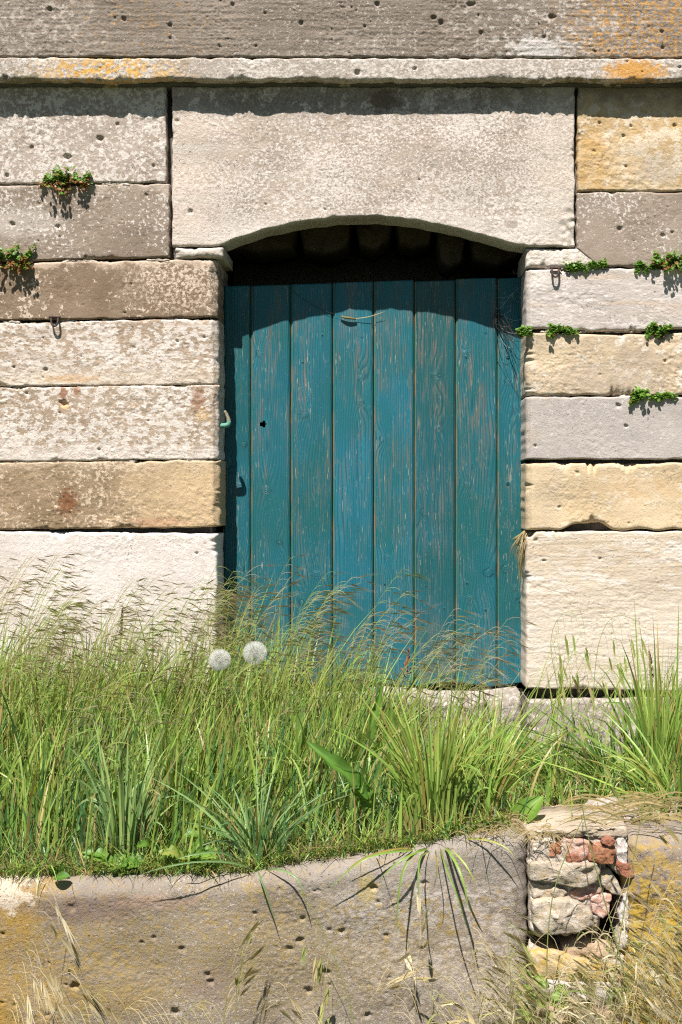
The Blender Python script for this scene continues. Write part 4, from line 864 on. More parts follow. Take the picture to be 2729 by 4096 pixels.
cc = lambda r_: float(np.clip(r_.choice([0.25, 0.45, 0.6, 0.8], p=[.25, .28, .20, .27]) + r_.normal(0, .05), 0, 1))
head_zone(33, (-120, 330), lambda q: 2680 - 480 * q.uniform(0, 1) ** 0.8, (-.45, -.07), 0.16, 0.030, cc)
head_zone(60, (200, 900), lambda q: 2700 - 400 * q.uniform(0, 1) ** 0.75, (-.45, -.06), 0.16, 0.029, cc)
head_zone(38, (850, 1350), lambda q: 2720 - 500 * q.uniform(0, 1) ** 0.9, (-.40, -.06), 0.16, 0.031, cc)
head_zone(20, (1250, 1720), lambda q: 2720 - 470 * q.uniform(0, 1), (-.38, -.06), 0.15, 0.032, cc)
head_zone(22, (1600, 2060), lambda q: 2760 - 330 * q.uniform(0, 1), (-.35, -.08), 0.16, 0.036, lambda r_: float(np.clip(r_.choice([0.5, 0.8, 0.92]) + r_.normal(0, .05), 0, 1)), (5, 9))
head_zone(16, (100, 1500), (2720, 3000), (-.62, -.35), 0.10, 0.026, lambda r_: r_.uniform(0.4, 0.95), (4, 8))
o = g.build('brome_grass', m_brome); tag(o, 'thicket of wind combed brome grass with purple brown seed heads before the door', 'grass', kind='stuff')

# nodding brome before the pale block right of the door: separate stalks
def brome_stalk(pts, Y, spk, c, L, label, group, seed, wind=(0.35, 0, -0.9), ped=0.045, mat=None, start=0.6, droop=0.9, spread=0.07, rad=0.0011, leaf=True, Yroot=None, cat='grass stalk', name='grass_stalk', rise=None):
    rr = np.random.default_rng(seed)
    pts = np.asarray(pts, float); Ys = np.linspace(Yroot if Yroot is not None else Y, Y, len(pts))
    P0 = np.array([W(x, y, yy) for (x, y), yy in zip(pts, Ys)])
    cum = np.concatenate([[0], np.cumsum(np.linalg.norm(np.diff(P0, axis=0), axis=1))]); s_ = np.linspace(0, cum[-1], 16)
    P = np.stack([np.interp(s_, cum, P0[:, i]) for i in range(3)], 1)
    for _ in range(3): P[1:-1] = (P[:-2] + 2 * P[1:-1] + P[2:]) / 4
    e = thing(name, label, cat, P[0], group)
    gs = Geo(); gs.tube(P, rad, rad * 0.4, (c * 0.6, 0.4), 4); gs.build('stem', mat or m_brome, e)
    if spk:
        gp = Geo(); panicle(gp, P, spk, c, L, wind, rr, droop, ped, spread, start, 2.3); tag(gp.build('seed_head', mat or m_brome, e), kind='stuff')
    return e
NG = 'nodding grass stalks before the pale block'
brome_stalk([(2290, 3080), (2240, 2780), (2190, 2560), (2240, 2430), (2330, 2440)], -.10, 9, 0.18, 0.052, 'green grass stalk arching left of the pale block with hanging seed heads', NG, 401, Yroot=-.2)
brome_stalk([(2380, 3080), (2370, 2820), (2390, 2560), (2450, 2430), (2560, 2490)], -.12, 9, 0.22, 0.052, 'tallest green grass stalk arching over the middle of the pale block', NG, 402, Yroot=-.25)
brome_stalk([(2310, 3090), (2330, 2900), (2380, 2730), (2470, 2640), (2600, 2660)], -.14, 8, 0.45, 0.052, 'brownish grass stalk bending right low before the pale block', NG, 403, Yroot=-.25)
brome_stalk([(2130, 3060), (2150, 2860), (2200, 2700), (2290, 2600), (2400, 2620)], -.12, 7, 0.30, 0.052, 'thin grass stalk rising beside the lower right corner of the door', NG, 404, Yroot=-.2)
# leaning broad blades as tufts
def tuft(px, Y, n, hr, wr, bend, label, mat, seed, group='grass tufts', azm=None, spread=0.03, tintr=(0.1, 0.9), upto=None, fold=0.35, extra=None):
    rr = np.random.default_rng(seed); b = bank_pt(px, Y)
    e = thing('grass_tuft', label, 'grass tuft', b, group); gg = Geo()
    for _ in range(n):
        az_ = rr.uniform(0, 2 * pi) if azm is None else rr.normal(azm, 0.8)
        rt = b + np.array([cos(az_), sin(az_) * 0.6, 0]) * spread * rr.uniform(0.1, 1); rt[2] = bank_z(np.array(rt[0]), np.array(rt[1])) - 0.003
        hgt = rr.uniform(*hr); bd = abs(rr.normal(bend, bend * 0.6)); tt = np.linspace(0, 1, 8)[:, None]
        dr = rr.uniform(0, 0.25) if rr.uniform() < 0.7 else rr.uniform(0.3, 0.8)
        P = rt + np.array([cos(az_), sin(az_) * 0.7, 0]) * bd * hgt * tt ** 1.7 + np.array([0, 0, hgt]) * (tt - dr * tt ** 3)
        ti = rr.uniform(*tintr) if rr.uniform() > 0.08 else rr.uniform(0.93, 1)
        sdv = np.array([rr.normal(0, 0.7), -1, rr.uniform(0, 0.5)])
        gg.ribbon(P, rr.uniform(*wr), (ti, rr.uniform(0, 1)), side=sdv, fold=fold, taper=0.9)
    if extra: extra(gg, rr)
    gg.build('leaf_blades', mat, e)
    return e
tuft(500, -.80, 95, (0.14, 0.29), (0.0040, 0.0075), 0.24, 'broad bluish green grass tuft standing above the left slab', m_blue, 501, tintr=(0.05, 0.8), spread=0.05)
tuft(170, -.66, 60, (0.12, 0.26), (0.0035, 0.006), 0.26, 'yellow green grass tuft at the far left of the bank', m_lush, 502, spread=0.05)
tuft(330, -.55, 60, (0.14, 0.27), (0.004, 0.007), 0.2, 'upright grass tuft behind the broad bluish one', m_blue, 503, tintr=(0.3, 0.9), spread=0.06)
tuft(760, -.55, 70, (0.13, 0.26), (0.0035, 0.006), 0.2, 'dense green grass tuft below the left dandelion clock', m_lush, 504, tintr=(0.0, 0.7), spread=0.07)
tuft(1010, -.50, 70, (0.13, 0.27), (0.0032, 0.0055), 0.2, 'dense green grass tuft below the right dandelion clock', m_lush, 505, tintr=(0.1, 0.8), spread=0.06)
KT = lambda px_: WZ(float(ktop(px_)), YK)
def hang(gg, lst, rr):
    for pts, w_, ti in lst:
        P0 = np.array([W(x, y, yy) for x, y, yy in pts]); m = len(P0); s0 = np.linspace(0, 1, m); s1 = np.linspace(0, 1, 12)
        P = np.stack([np.interp(s1, s0, P0[:, i]) for i in range(3)], 1)
        for _ in range(2): P[1:-1] = (P[:-2] + 2 * P[1:-1] + P[2:]) / 4
        P = P + np.array([1, 0, 0.3]) * (0.006 * perlin(s1 * 2.3, s1 * 0, int(rr.integers(99))) * s1)[:, None]; gg.ribbon(P, w_ * 0.85, (ti, 0.4), side=np.array([rr.normal(0, .5), -1, 0.3]), fold=0.4, taper=0.8)
H1 = [([(1740, 3400, -.84), (1690, 3390, -.90), (1610, 3450, -.945), (1585, 3600, -.955), (1582, 3760, -.95)], .0055, .25),
      ([(1745, 3400, -.84), (1700, 3400, -.89), (1640, 3420, -.94), (1560, 3470, -.945), (1520, 3520, -.935)], .0055, .35),
      ([(1750, 3400, -.84), (1740, 3400, -.90), (1745, 3440, -.945), (1752, 3520, -.95), (1726, 3570, -.945)], .0048, .9),
      ([(1760, 3400, -.84), (1680, 3410, -.92), (1672, 3480, -.96), (1680, 3600, -.965), (1690, 3680, -.96)], .0042, .3),
      ([(1770, 3400, -.84), (1790, 3390, -.91), (1830, 3460, -.97), (1870, 3570, -.985), (1890, 3650, -.98)], .006, .4),
      ([(1770, 3395, -.84), (1800, 3390, -.91), (1850, 3450, -.96), (1890, 3500, -.965), (1905, 3540, -.96)], .0048, .85),
      ([(1760, 3400, -.84), (1760, 3390, -.9), (1790, 3480, -1.0), (1840, 3620, -1.02), (1880, 3720, -1.0)], .0045, .25),
      ([(1720, 3400, -.84), (1620, 3400, -.90), (1480, 3420, -.93), (1400, 3470, -.935), (1310, 3570, -.925)], .0048, .45),
      ([(1720, 3400, -.84), (1640, 3390, -.88), (1540, 3400, -.91), (1430, 3440, -.92), (1380, 3490, -.915)], .0042, .95),
      ([(1790, 3390, -.84), (1860, 3350, -.88), (1960, 3360, -.92), (2040, 3400, -.94), (2070, 3440, -.935)], .0045, .88)]
tuft(1740, -.82, 170, (0.13, 0.31), (0.0036, 0.0062), 0.30, 'big yellow green grass tuft with blades spilling over the slab edge', m_lush, 506, tintr=(0.1, 0.92), spread=0.055, extra=lambda gg, rr: hang(gg, H1, rr))
tuft(1930, -.78, 80, (0.10, 0.24), (0.0034, 0.0055), 0.42, 'yellow green grass tuft leaning right beside the single broad leaf', m_lush, 507, tintr=(0.3, 0.94), spread=0.03, azm=0.3)
H2 = [([(1040, 3500, -.86), (1030, 3480, -.90), (1050, 3520, -.93), (1080, 3620, -.93), (1110, 3700, -.925)], .0045, .2),
      ([(1050, 3490, -.86), (1100, 3470, -.90), (1180, 3500, -.93), (1215, 3560, -.935), (1225, 3620, -.93)], .004, .3),
      ([(1030, 3490, -.86), (960, 3450, -.90), (800, 3440, -.93), (640, 3470, -.94), (560, 3500, -.935)], .0045, .2),
      ([(1020, 3490, -.86), (900, 3400, -.90), (760, 3420, -.92), (700, 3440, -.92)], .0045, .15)]
tuft(1030, -.835, 60, (0.08, 0.20), (0.0034, 0.0055), 0.6, 'dark green spreading grass tuft at the lip of the left slab', m_blue, 508, tintr=(0.0, 0.5), spread=0.04, extra=lambda gg, rr: hang(gg, H2, rr))
tuft(2640, -.45, 85, (0.20, 0.47), (0.0045, 0.0085), 0.22, 'tall bright green grass tuft at the right edge of the bank', m_lush, 509, tintr=(0.0, 0.75), spread=0.07)
tuft(2480, -.40, 60, (0.10, 0.26), (0.0035, 0.006), 0.6, 'dark green grass tuft sprawling left of the tall right hand tuft', m_weed, 510, tintr=(0.1, 0.7), spread=0.05, azm=2.6)
tuft(2270, -.36, 45, (0.10, 0.20), (0.0025, 0.0045), 0.9, 'loose arching grass tuft before the base stones right of the door', m_weed, 511, tintr=(0.2, 0.9), spread=0.04, azm=2.8)
tuft(2000, -.22, 40, (0.12, 0.27), (0.003, 0.0055), 0.5, 'light green grass tuft before the lower right corner of the door', m_lush, 512, tintr=(0.2, 0.85), spread=0.04)
tuft(900, -.05, 26, (0.28, 0.56), (0.0028, 0.0045), 0.16, 'slender green grass tuft in the dark gap at the left door edge', m_lush, 513, tintr=(0.1, 0.6), spread=0.03, azm=0.1)
tuft(2720, -.62, 45, (0.10, 0.26), (0.004, 0.006), 0.9, 'arching grass tuft over the right hand slab', m_lush, 514, tintr=(0.2, 0.95), spread=0.04, azm=2.9)
tuft(1560, -.30, 40, (0.14, 0.30), (0.003, 0.005), 0.25, 'sparse upright grass tuft before the middle of the door', m_lush, 515, tintr=(0.1, 0.8), spread=0.09)

# ---- dandelion clocks
t = NT('dandelion_down'); t.set(t.b.inputs['Base Color'], (0.80, 0.80, 0.76)); t.b.inputs['Roughness'].default_value = 0.9
tr = t.n('ShaderNodeBsdfTranslucent'); tr.inputs[0].default_value = (0.8, 0.8, 0.76, 1); mx = t.n('ShaderNodeMixShader'); mx.inputs[0].default_value = 0.5
t.t.links.new(t.b.outputs[0], mx.inputs[1]); t.t.links.new(tr.outputs[0], mx.inputs[2]); t.t.links.new(mx.outputs[0], t.out.inputs[0]); m_down = t.m
t = NT('dandelion_seed'); m_seed = t.done((0.30, 0.22, 0.12), 0.8)
def dandelion(px, py, Y, Rpx, base_px, label, seed, bare=None):
    rr = np.random.default_rng(seed); c = W(px, py, Y); R = Rpx * S * (D + Y) / D
    rt = bank_pt(base_px, Y - 0.02)
    e = thing('dandelion_clock', label, 'dandelion', rt, 'dandelion clocks')
    gs = Geo(); gs.tube(stem(rt, c + [0, 0, -0.008], (0, 0, 0)), 0.0019, 0.0015, (0.6, 0.3), 6); gs.build('stem', m_lush, e)
    # receptacle with seeds, then the ball of down
    V = []; Q = []
    n1, n2 = 10, 7
    for a in range(n2):
        ph = -pi / 2 + pi * a / (n2 - 1)
        for b in range(n1): V.append(c + 0.0062 * np.array([cos(ph) * cos(2 * pi * b / n1), cos(ph) * sin(2 * pi * b / n1), sin(ph)]))
    idx = np.arange(n1 * n2).reshape(n2, n1); Q = np.stack([idx[:-1], np.roll(idx[:-1], -1, 1), np.roll(idx[1:], -1, 1), idx[1:]], -1).reshape(-1, 4)
    gr = Geo(); gr.add(V, Q); 
    gd = Geo(); n = 230
    for j in range(n):
        z = 1 - 2 * (j + .5) / n; a = j * 2.399963; d = np.array([math.sqrt(1 - z * z) * cos(a), math.sqrt(1 - z * z) * sin(a), z])
        if bare is not None and np.dot(d, bare) > 0.86: continue
        d = d + rr.normal(0, 0.05, 3); d /= np.linalg.norm(d)
        u = np.cross(d, [0.31, 0.52, 0.79]); u /= np.linalg.norm(u); v = np.cross(d, u)
        p = c + d * R * 0.62
        gr.add([c + d * .005 + u * .0007, c + d * .005 - u * .0007, c + d * .0105], (), [(0, 1, 2)])
        gd.add([c + d * .008 + u * .00014, c + d * .008 - u * .00014, p], (), [(0, 1, 2)])
        for m_ in range(14):
            an = 2 * pi * (m_ + rr.uniform()) / 14; q = p + (d * rr.uniform(.75, 1.0) + (u * cos(an) + v * sin(an)) * .75) * R * 0.36
            sdv = np.cross(q - p, d); sdv /= np.linalg.norm(sdv) + 1e-9
            gd.add([p + sdv * .00012, p - sdv * .00012, q + sdv * .00008, q - sdv * .00008], [(0, 1, 3, 2)])
    gr.build('seed_core', m_seed, e); gd.build('down_ball', m_down, e)
dandelion(880, 2640, -.46, 46, 840, 'full round white dandelion clock left of its neighbour in the grass', 601)
dandelion(1020, 2612, -.44, 50, 1050, 'white dandelion clock with a bare spot standing right of its neighbour', 602, bare=np.array([-.05, -.75, -.65]))

# ---- broad leaved plants
def broad_leaf(gg, P, w, ti, rr, wavy=0.0, tooth=0.0, side=(0, -1, 0.4), cup=0.3, n=14, shape=0.8):
    P = np.asarray(P, float); m = len(P); s0 = np.linspace(0, 1, m); s1 = np.linspace(0, 1, n)
    P = np.stack([np.interp(s1, s0, P[:, i]) for i in range(3)], 1)
    for _ in range(2): P[1:-1] = (P[:-2] + 2 * P[1:-1] + P[2:]) / 4
    tan = np.gradient(P, axis=0); tan /= np.linalg.norm(tan, axis=1)[:, None]
    sd = np.cross(tan, side); sd /= np.linalg.norm(sd, axis=1)[:, None]; nn = np.cross(sd, tan)
    ww = w * 0.5 * np.clip(np.sin(pi * np.clip(s1, 0, 1) ** shape), 0, 1) ** 0.75 + 0.0006
    rows = []
    for f in (-1, -0.5, 0, 0.5, 1):
        k = ww * (1 + tooth * (np.arange(n) % 2) * abs(f) * -1)
        rows.append(P + sd * (k * f)[:, None] + nn * (ww * cup * f * f + (wavy * ww * np.sin(s1 * 22 + f * 2) * abs(f)))[:, None])
    V = np.concatenate(rows); i = np.arange(n - 1); Q = np.concatenate([np.stack([i + a * n, i + (a + 1) * n, i + (a + 1) * n + 1, i + a * n + 1], 1) for a in range(4)])
    A = np.concatenate([np.stack([np.full(n, min(1, ti + (0.25 if a == 2 else 0))), np.full(n, 0.4 * abs(a - 2) / 2), s1], 1) for a in range(5)])
    gg.add(V, Q, a=A)
def plant(name, label, cat, px, Y, leaves, mat, seed, stems=(), group=None):
    rr = np.random.default_rng(seed); b = bank_pt(px, Y); e = thing(name, label, cat, b, group)
    for lf in leaves:
        gg = Geo(); pts = [W(x, y, yy) for x, y, yy in lf['p']]
        broad_leaf(gg, pts, lf['w'], lf.get('t', 0.5), rr, lf.get('wavy', 0), lf.get('tooth', 0), lf.get('side', (0, -1, 0.4)), lf.get('cup', 0.3), shape=lf.get('shape', 0.8))
        gg.build('leaf', mat, e)
    for st in stems:
        gg = Geo(); pts = np.array([W(x, y, yy) for x, y, yy in st['p']]); gg.tube(pts, st.get('r', .0018), st.get('r', .0018) * .6, (st.get('t', .6), .4), 5); gg.build('stem', mat, e)
    return e
plant('dock_plant', 'long wavy dock leaf lying diagonally in the middle of the grass', 'weed', 1470, -.79,
      [dict(p=[(1475, 3205, -.80), (1400, 3110, -.81), (1310, 3040, -.815), (1225, 2965, -.80)], w=.030, t=.28, wavy=.4, cup=.8, side=(0.3, -1, 0.9), tooth=.08),
       dict(p=[(1495, 3230, -.79), (1450, 3170, -.80), (1405, 3160, -.81)], w=.034, t=.55, wavy=.4)], m_weed, 610)
plant('dock_plant', 'upright ragged dock leaves before the threshold stone', 'weed', 1480, -.45,
      [dict(p=[(1478, 3200, -.45), (1490, 3000, -.45), (1482, 2900, -.45), (1520, 2800, -.44), (1528, 2735, -.44)], w=.022, t=.35, wavy=.7, tooth=.35, cup=.8),
       dict(p=[(1480, 3180, -.45), (1450, 3000, -.46), (1440, 2930, -.47)], w=.04, t=.5, wavy=.4, tooth=.3),
       dict(p=[(1500, 3150, -.45), (1560, 2930, -.45), (1570, 2830, -.45)], w=.036, t=.45, wavy=.5, tooth=.3)], m_weed, 611, [dict(p=[(1480, 3250, -.45), (1490, 3000, -.45)], r=.003)])
plant('broad_leaf_weed', 'single smooth broad green leaf at the right of the big tuft', 'weed', 2020, -.74,
      [dict(p=[(2000, 3345, -.78), (2060, 3300, -.80), (2120, 3245, -.81), (2175, 3185, -.80)], w=.050, t=.6, cup=.5, wavy=.1, side=(-0.5, -1.0, 0.9), shape=1.1),
       dict(p=[(2000, 3320, -.76), (2060, 3310, -.78), (2110, 3300, -.79)], w=.026, t=.4, side=(-0.2, -0.6, 1))], m_weed, 612)
plant('broad_leaf_weed', 'round dark leaf pair at the lip of the left slab', 'weed', 235, -.86,
      [dict(p=[(240, 3515, -.865), (246, 3480, -.875), (250, 3455, -.88)], w=.030, t=.1, shape=1), dict(p=[(215, 3512, -.89), (245, 3508, -.90), (280, 3505, -.90)], w=.020, t=.15, shape=1, side=(0, -.6, 1))], m_weed, 613)
rw = np.random.default_rng(620)
def rosette(name, label, px, Y, n, Lr, wr, seed, tooth=0.35, t0=0.5):
    rr = np.random.default_rng(seed); b = bank_pt(px, Y); e = thing(name, label, 'weed', b)
    for j in range(n):
        a = rr.uniform(0, 2 * pi); L = rr.uniform(*Lr); d = np.array([cos(a), sin(a) * .7, 0]); hgt = rr.uniform(.2, 1.0)
        pts = [b, b + d * L * .5 + [0, 0, L * .55 * hgt], b + d * L + [0, 0, L * .55 * hgt]]
        gg = Geo(); broad_leaf(gg, pts, rr.uniform(*wr), np.clip(t0 + rr.normal(0, .2), 0, .9), rr, .2, tooth, side=(rr.normal(0, .3), -.7, 1.0), shape=1.1)
        gg.build('leaf', m_weed, e)
rosette('leafy_weed', 'bright lobed leafy weed at the slab lip near the spreading dark tuft', 760, -.84, 16, (.04, .075), (.020, .034), 621, .45, .7)
rosette('leafy_weed', 'smooth leafy weed at the slab lip below the broad bluish tuft', 480, -.85, 10, (.04, .07), (.016, .024), 622, 0, .45)
rosette('leafy_weed', 'lobed weed with a tall leafy shoot in front of the left tufts', 640, -.80, 12, (.04, .10), (.016, .028), 623, .4, .6)
rosette('leafy_weed', 'low mat of small leaves on the soil before the base stones', 2180, -.40, 34, (.03, .07), (.008, .014), 624, .2, .65)
rosette('leafy_weed', 'low mat of narrow leaves left of the tall right hand tuft', 2400, -.42, 40, (.03, .08), (.007, .012), 625, .1, .6)
rosette('leafy_weed', 'sparse reddish edged weed on the dry soil behind the brick infill', 2340, -.60, 24, (.02, .045), (.006, .010), 626, .1, .8)
# red sorrel head, two rushy brown spikes
t = NT('sorrel_red'); m_red = t.done(t.mix(t.noise(300, 2), (0.20, 0.055, 0.025), (0.34, 0.12, 0.05)), 0.8)
t = NT('spike_brown'); m_spk = t.done(t.mix(t.noise(300, 2), (0.10, 0.055, 0.04), (0.24, 0.13, 0.09)), 0.85)
def spike(name, label, base, top, Y, Lpx, rpx, mat, seed, cat, loose=0.0):
    rr = np.random.default_rng(seed); b = W(*base, Y); tp = W(*top, Y); e = thing(name, label, cat, [b[0], Y, bank_z(np.array(b[0]), np.array(Y))])
    b[2] = bank_z(np.array(b[0]), np.array(Y)); P = stem(b, tp); gs = Geo(); gs.tube(P, .0014, .0008, (.4, .6), 4); gs.build('stem', m_brome, e)
    k = S * (D + Y) / D; gh = Geo(); ax_ = (P[-1] - P[-3]); ax_ /= np.linalg.norm(ax_)
    for j in range(90 if not loose else 46):
        f = rr.uniform(0, 1); a = rr.uniform(0, 2 * pi); rad = rpx * k * (1 - .5 * f) * (1 if not loose else rr.uniform(.2, 1.8))
        p = tp - ax_ * Lpx * k * (1 - f) + np.array([cos(a), sin(a), 0]) * rad * .7; q = p + ax_ * .004 + np.array([cos(a), sin(a), 0]) * rad * .5
        s_ = np.array([-sin(a), cos(a), 0]) * (.0012 if not loose else .0022)
        gh.add([p + s_, p - s_, q - s_ * .3, q + s_ * .3], [(0, 1, 2, 3)])
        gh.add([p, q + s_, q - s_ + ax_ * .002], (), [(0, 1, 2)])
    tag(gh.build('seed_head', mat, e), kind='stuff')
spike('sorrel', 'red brown sorrel seed head before the lower middle of the door', (1620, 2900), (1632, 2590), -.30, 120, 16, m_red, 631, 'weed', 1)
spike('plantain', 'dark brown plantain spike before the pale block at right', (2625, 3050), (2600, 2612), -.30, 100, 9, m_spk, 632, 'weed')
spike('plantain', 'pinkish brown grass spike standing before the white block at left', (470, 3100), (490, 2440), -.22, 110, 7, m_spk, 633, 'weed')
# ---- ferns and pellitory in the wall joints
def wall_plant(px, py, wpx, hpx, n, brown, label, seed, outw=0.05, mat=m_wallp):
    rr = np.random.default_rng(seed); k = S; e = thing('wall_plant', label, 'wall plant', W(px, py, 0.01), 'small plants rooted in the wall joints')
    gl, gs = Geo(), Geo(); c = W(px, py, 0.01)
    ns = max(7, int(n / 8.5))
    for j in range(ns):
        a = rr.uniform(-1, 1); root = c + np.array([a * wpx * k * .33, 0, 0]); el = rr.uniform(-0.6, 1.5)
        d = np.array([a * 0.9 + rr.normal(0, .3), -rr.uniform(.5, 1.1), el]); d /= np.linalg.norm(d)
        L = outw * rr.uniform(.55, 1.15) * (hpx * k / .065 * .6 + .4); tt = np.linspace(0, 1, 6)[:, None]
        P = root + d * L * tt + np.array([0, 0, -1.0]) * L * .45 * tt ** 2 + np.array([0, 0, 1.0]) * L * .25 * tt
        gs.tube(P, .0007, .0004, (0.75, .6), 3)
        for i in range(14):
            f = rr.uniform(.25, 1.05); p = root + (P[-1] - root) * f + rr.normal(0, .004, 3); p[1] = min(p[1], -0.004)
            sz = rr.uniform(.0030, .0056); nrm = np.array([rr.normal(0, .6), -.7 + rr.normal(0, .4), .8 + rr.normal(0, .4)]); nrm /= np.linalg.norm(nrm)
            u = np.cross(nrm, [1, .2, .1]); u /= np.linalg.norm(u); v = np.cross(nrm, u); rot = rr.uniform(0, 2 * pi)
            br = rr.uniform() < brown * (1.5 if p[2] < c[2] else .4)
            ti = rr.uniform(.8, 1) if br else np.clip(rr.normal(.45, .16), 0, .7)
            V = [p] + [p + sz * (u * cos(rot + q_ * pi / 3) + v * sin(rot + q_ * pi / 3)) * (1 if q_ % 3 else .8) + nrm * sz * .2 for q_ in range(6)]
            gl.add(V, (), [(0, 1 + q_, 1 + (q_ + 1) % 6) for q_ in range(6)], (ti, rr.uniform(0, 1), .5))
    gl.build('leaves', mat, e)['kind'] = 'stuff'; gs.build('stems', mat, e)
wall_plant(275, 730, 195, 110, 330, .42, 'round green and rust coloured plant cushion in the top left joint', 701, .042)
wall_plant(30, 1045, 200, 130, 360, .40, 'green and rust plant cushion at the left edge above the brown block', 702, .046)
wall_plant(2300, 1072, 70, 60, 120, .0, 'small green leaf clump beside the iron ring right of the door', 703, .024)
wall_plant(2395, 1066, 90, 40, 70, .0, 'thin green leaf clump under the cut corner block', 704, .020)
wall_plant(2585, 1070, 90, 50, 110, .02, 'green leaf clump in the joint left of the large corner cushion', 705, .026)
wall_plant(2700, 1055, 130, 90, 300, .15, 'large bright green leaf cushion at the right edge of the wall', 706, .046)
wall_plant(2095, 1330, 50, 60, 90, .0, 'tiny green sprig at the right door jamb', 707, .024)
wall_plant(2240, 1328, 100, 60, 130, .04, 'green leaf clump in the joint just right of the door jamb', 708, .030)
wall_plant(2632, 1325, 80, 70, 120, .05, 'upright green leaf clump in the second joint near the right edge', 709, .032)
wall_plant(2565, 1590, 70, 80, 140, .06, 'drooping green leaf clump above the smooth grey block', 710, .032)
wall_plant(2665, 1585, 90, 30, 60, .0, 'thin trail of green leaves beside the drooping clump', 711, .017)

# ================================================================== IRON, STRAW AND COBWEB
t = NT('rusty_iron'); m_iron = t.done(t.mix(t.ramp(t.noise(120, 4, 0.6), .4, .6), (0.03, 0.02, 0.018), (0.075, 0.038, 0.024)), 0.75, t.bump(t.noise(400, 3), .0008), .4)
t = NT('painted_iron'); sz_ = t.sep(t.pos())[2]
m_hook = t.done(t.mix(t.ramp(t.math('ADD', sz_, t.math('MULTIPLY', t.noise(160, 3), .012)), WZ(1690) + .006, WZ(1670) + .006), (0.10, 0.26, 0.20), t.mix(t.ramp(t.noise(220, 4, .7), .42, .58), (0.20, 0.09, 0.045), (0.22, 0.25, 0.17))), 0.7, t.bump(t.noise(300, 3), .001), .4)
def poly_tube(name, pts, radii, mat, parent, m=8, sub=3):
    P0 = np.asarray(pts, float); s0 = np.linspace(0, 1, len(P0)); s1 = np.linspace(0, 1, (len(P0) - 1) * sub + 1)
    P = np.stack([np.interp(s1, s0, P0[:, i]) for i in range(3)], 1); rd = np.interp(s1, s0, radii)
    for _ in range(2): P[1:-1] = (P[:-2] + 2 * P[1:-1] + P[2:]) / 4
    gg = Geo(); n = len(P); tan = np.gradient(P, axis=0); tan /= np.linalg.norm(tan, axis=1)[:, None]
    ref = np.array([0.2, 1, 0.15]); u = np.cross(tan, ref); u /= np.linalg.norm(u, axis=1)[:, None]; v = np.cross(tan, u)
    V = np.concatenate([P + (u * cos(2 * pi * j / m) + v * sin(2 * pi * j / m)) * rd[:, None] for j in range(m)]); i = np.arange(n - 1)
    Q = np.concatenate([np.stack([i + j * n, i + ((j + 1) % m) * n, i + ((j + 1) % m) * n + 1, i + j * n + 1], 1) for j in range(m)])
    b = len(V); V = np.vstack([V, P[:1], P[-1:]]); T = [(b, ((j + 1) % m) * n, j * n) for j in range(m)] + [(b + 1, j * n + n - 1, ((j + 1) % m) * n + n - 1) for j in range(m)]
    me = mesh_from(name, V, Q, T); return link(name, me, mat, parent)
YH = 0.027
hk = poly_tube('door_hook', [W(862, 1702, YH), W(888, 1703, YH), W(908, 1702, YH), W(917, 1694, YH), W(914, 1675, YH), W(906, 1655, YH), W(899, 1643, YH)], [.0058, .0062, .0064, .0062, .0052, .0042, .003], m_hook, None)
tag(hk, 'rusty verdigris stained iron hook sticking out of the left door jamb', 'hook')
def ring(px, py, label, seed):
    e = thing('iron_ring', label, 'iron ring', W(px, py - 18, 0.01), 'iron loops in the wall joints'); Yr = -0.010
    pts = [W(px - 14, py - 16, .01), W(px - 14, py - 14, Yr), W(px - 13, py + 6, Yr - .004), W(px - 6, py + 17, Yr - .005), W(px + 6, py + 17, Yr - .005), W(px + 13, py + 6, Yr - .004), W(px + 14, py - 14, Yr), W(px + 14, py - 16, .01)]
    poly_tube('loop', pts, [.0026] * 8, m_iron, e); poly_tube('pin', [W(px - 22, py - 19, -.004), W(px, py - 19, -.006), W(px + 24, py - 18, -.004)], [.003, .0032, .0028], m_iron, e)
ring(2222, 1090, 'dark iron loop hanging in the joint beside the small leaf clump', 1)
ring(218, 1287, 'small dark iron loop in the left joint above the mottled block', 2)
# straw caught at the right jamb
gg = Geo(); rr = np.random.default_rng(41)
for j in range(46):
    x, y = 2098 + rr.normal(0, 6), 2122 + abs(rr.normal(0, 8)); L = rr.uniform(40, 130) if j < 34 else rr.uniform(130, 230)
    dx = rr.normal(-22, 14) if j < 34 else rr.normal(-16, 5); yy = 0.03 + rr.uniform(-.02, .02)
    P = [W(x + 6, y, yy + .03), W(x + dx * .4, y + L * .25, yy - .01), W(x + dx, y + L * .6, yy), W(x + dx + rr.normal(0, 6), y + L, yy + .01)]
    gg.ribbon(P, rr.uniform(.0012, .0032), (rr.uniform(.1, 1), rr.uniform(0, 1)), taper=.4, w0=.9)
o = gg.build('straw_bundle', m_dry); tag(o, 'bundle of dry straw hanging from the right jamb beside the door', 'straw')
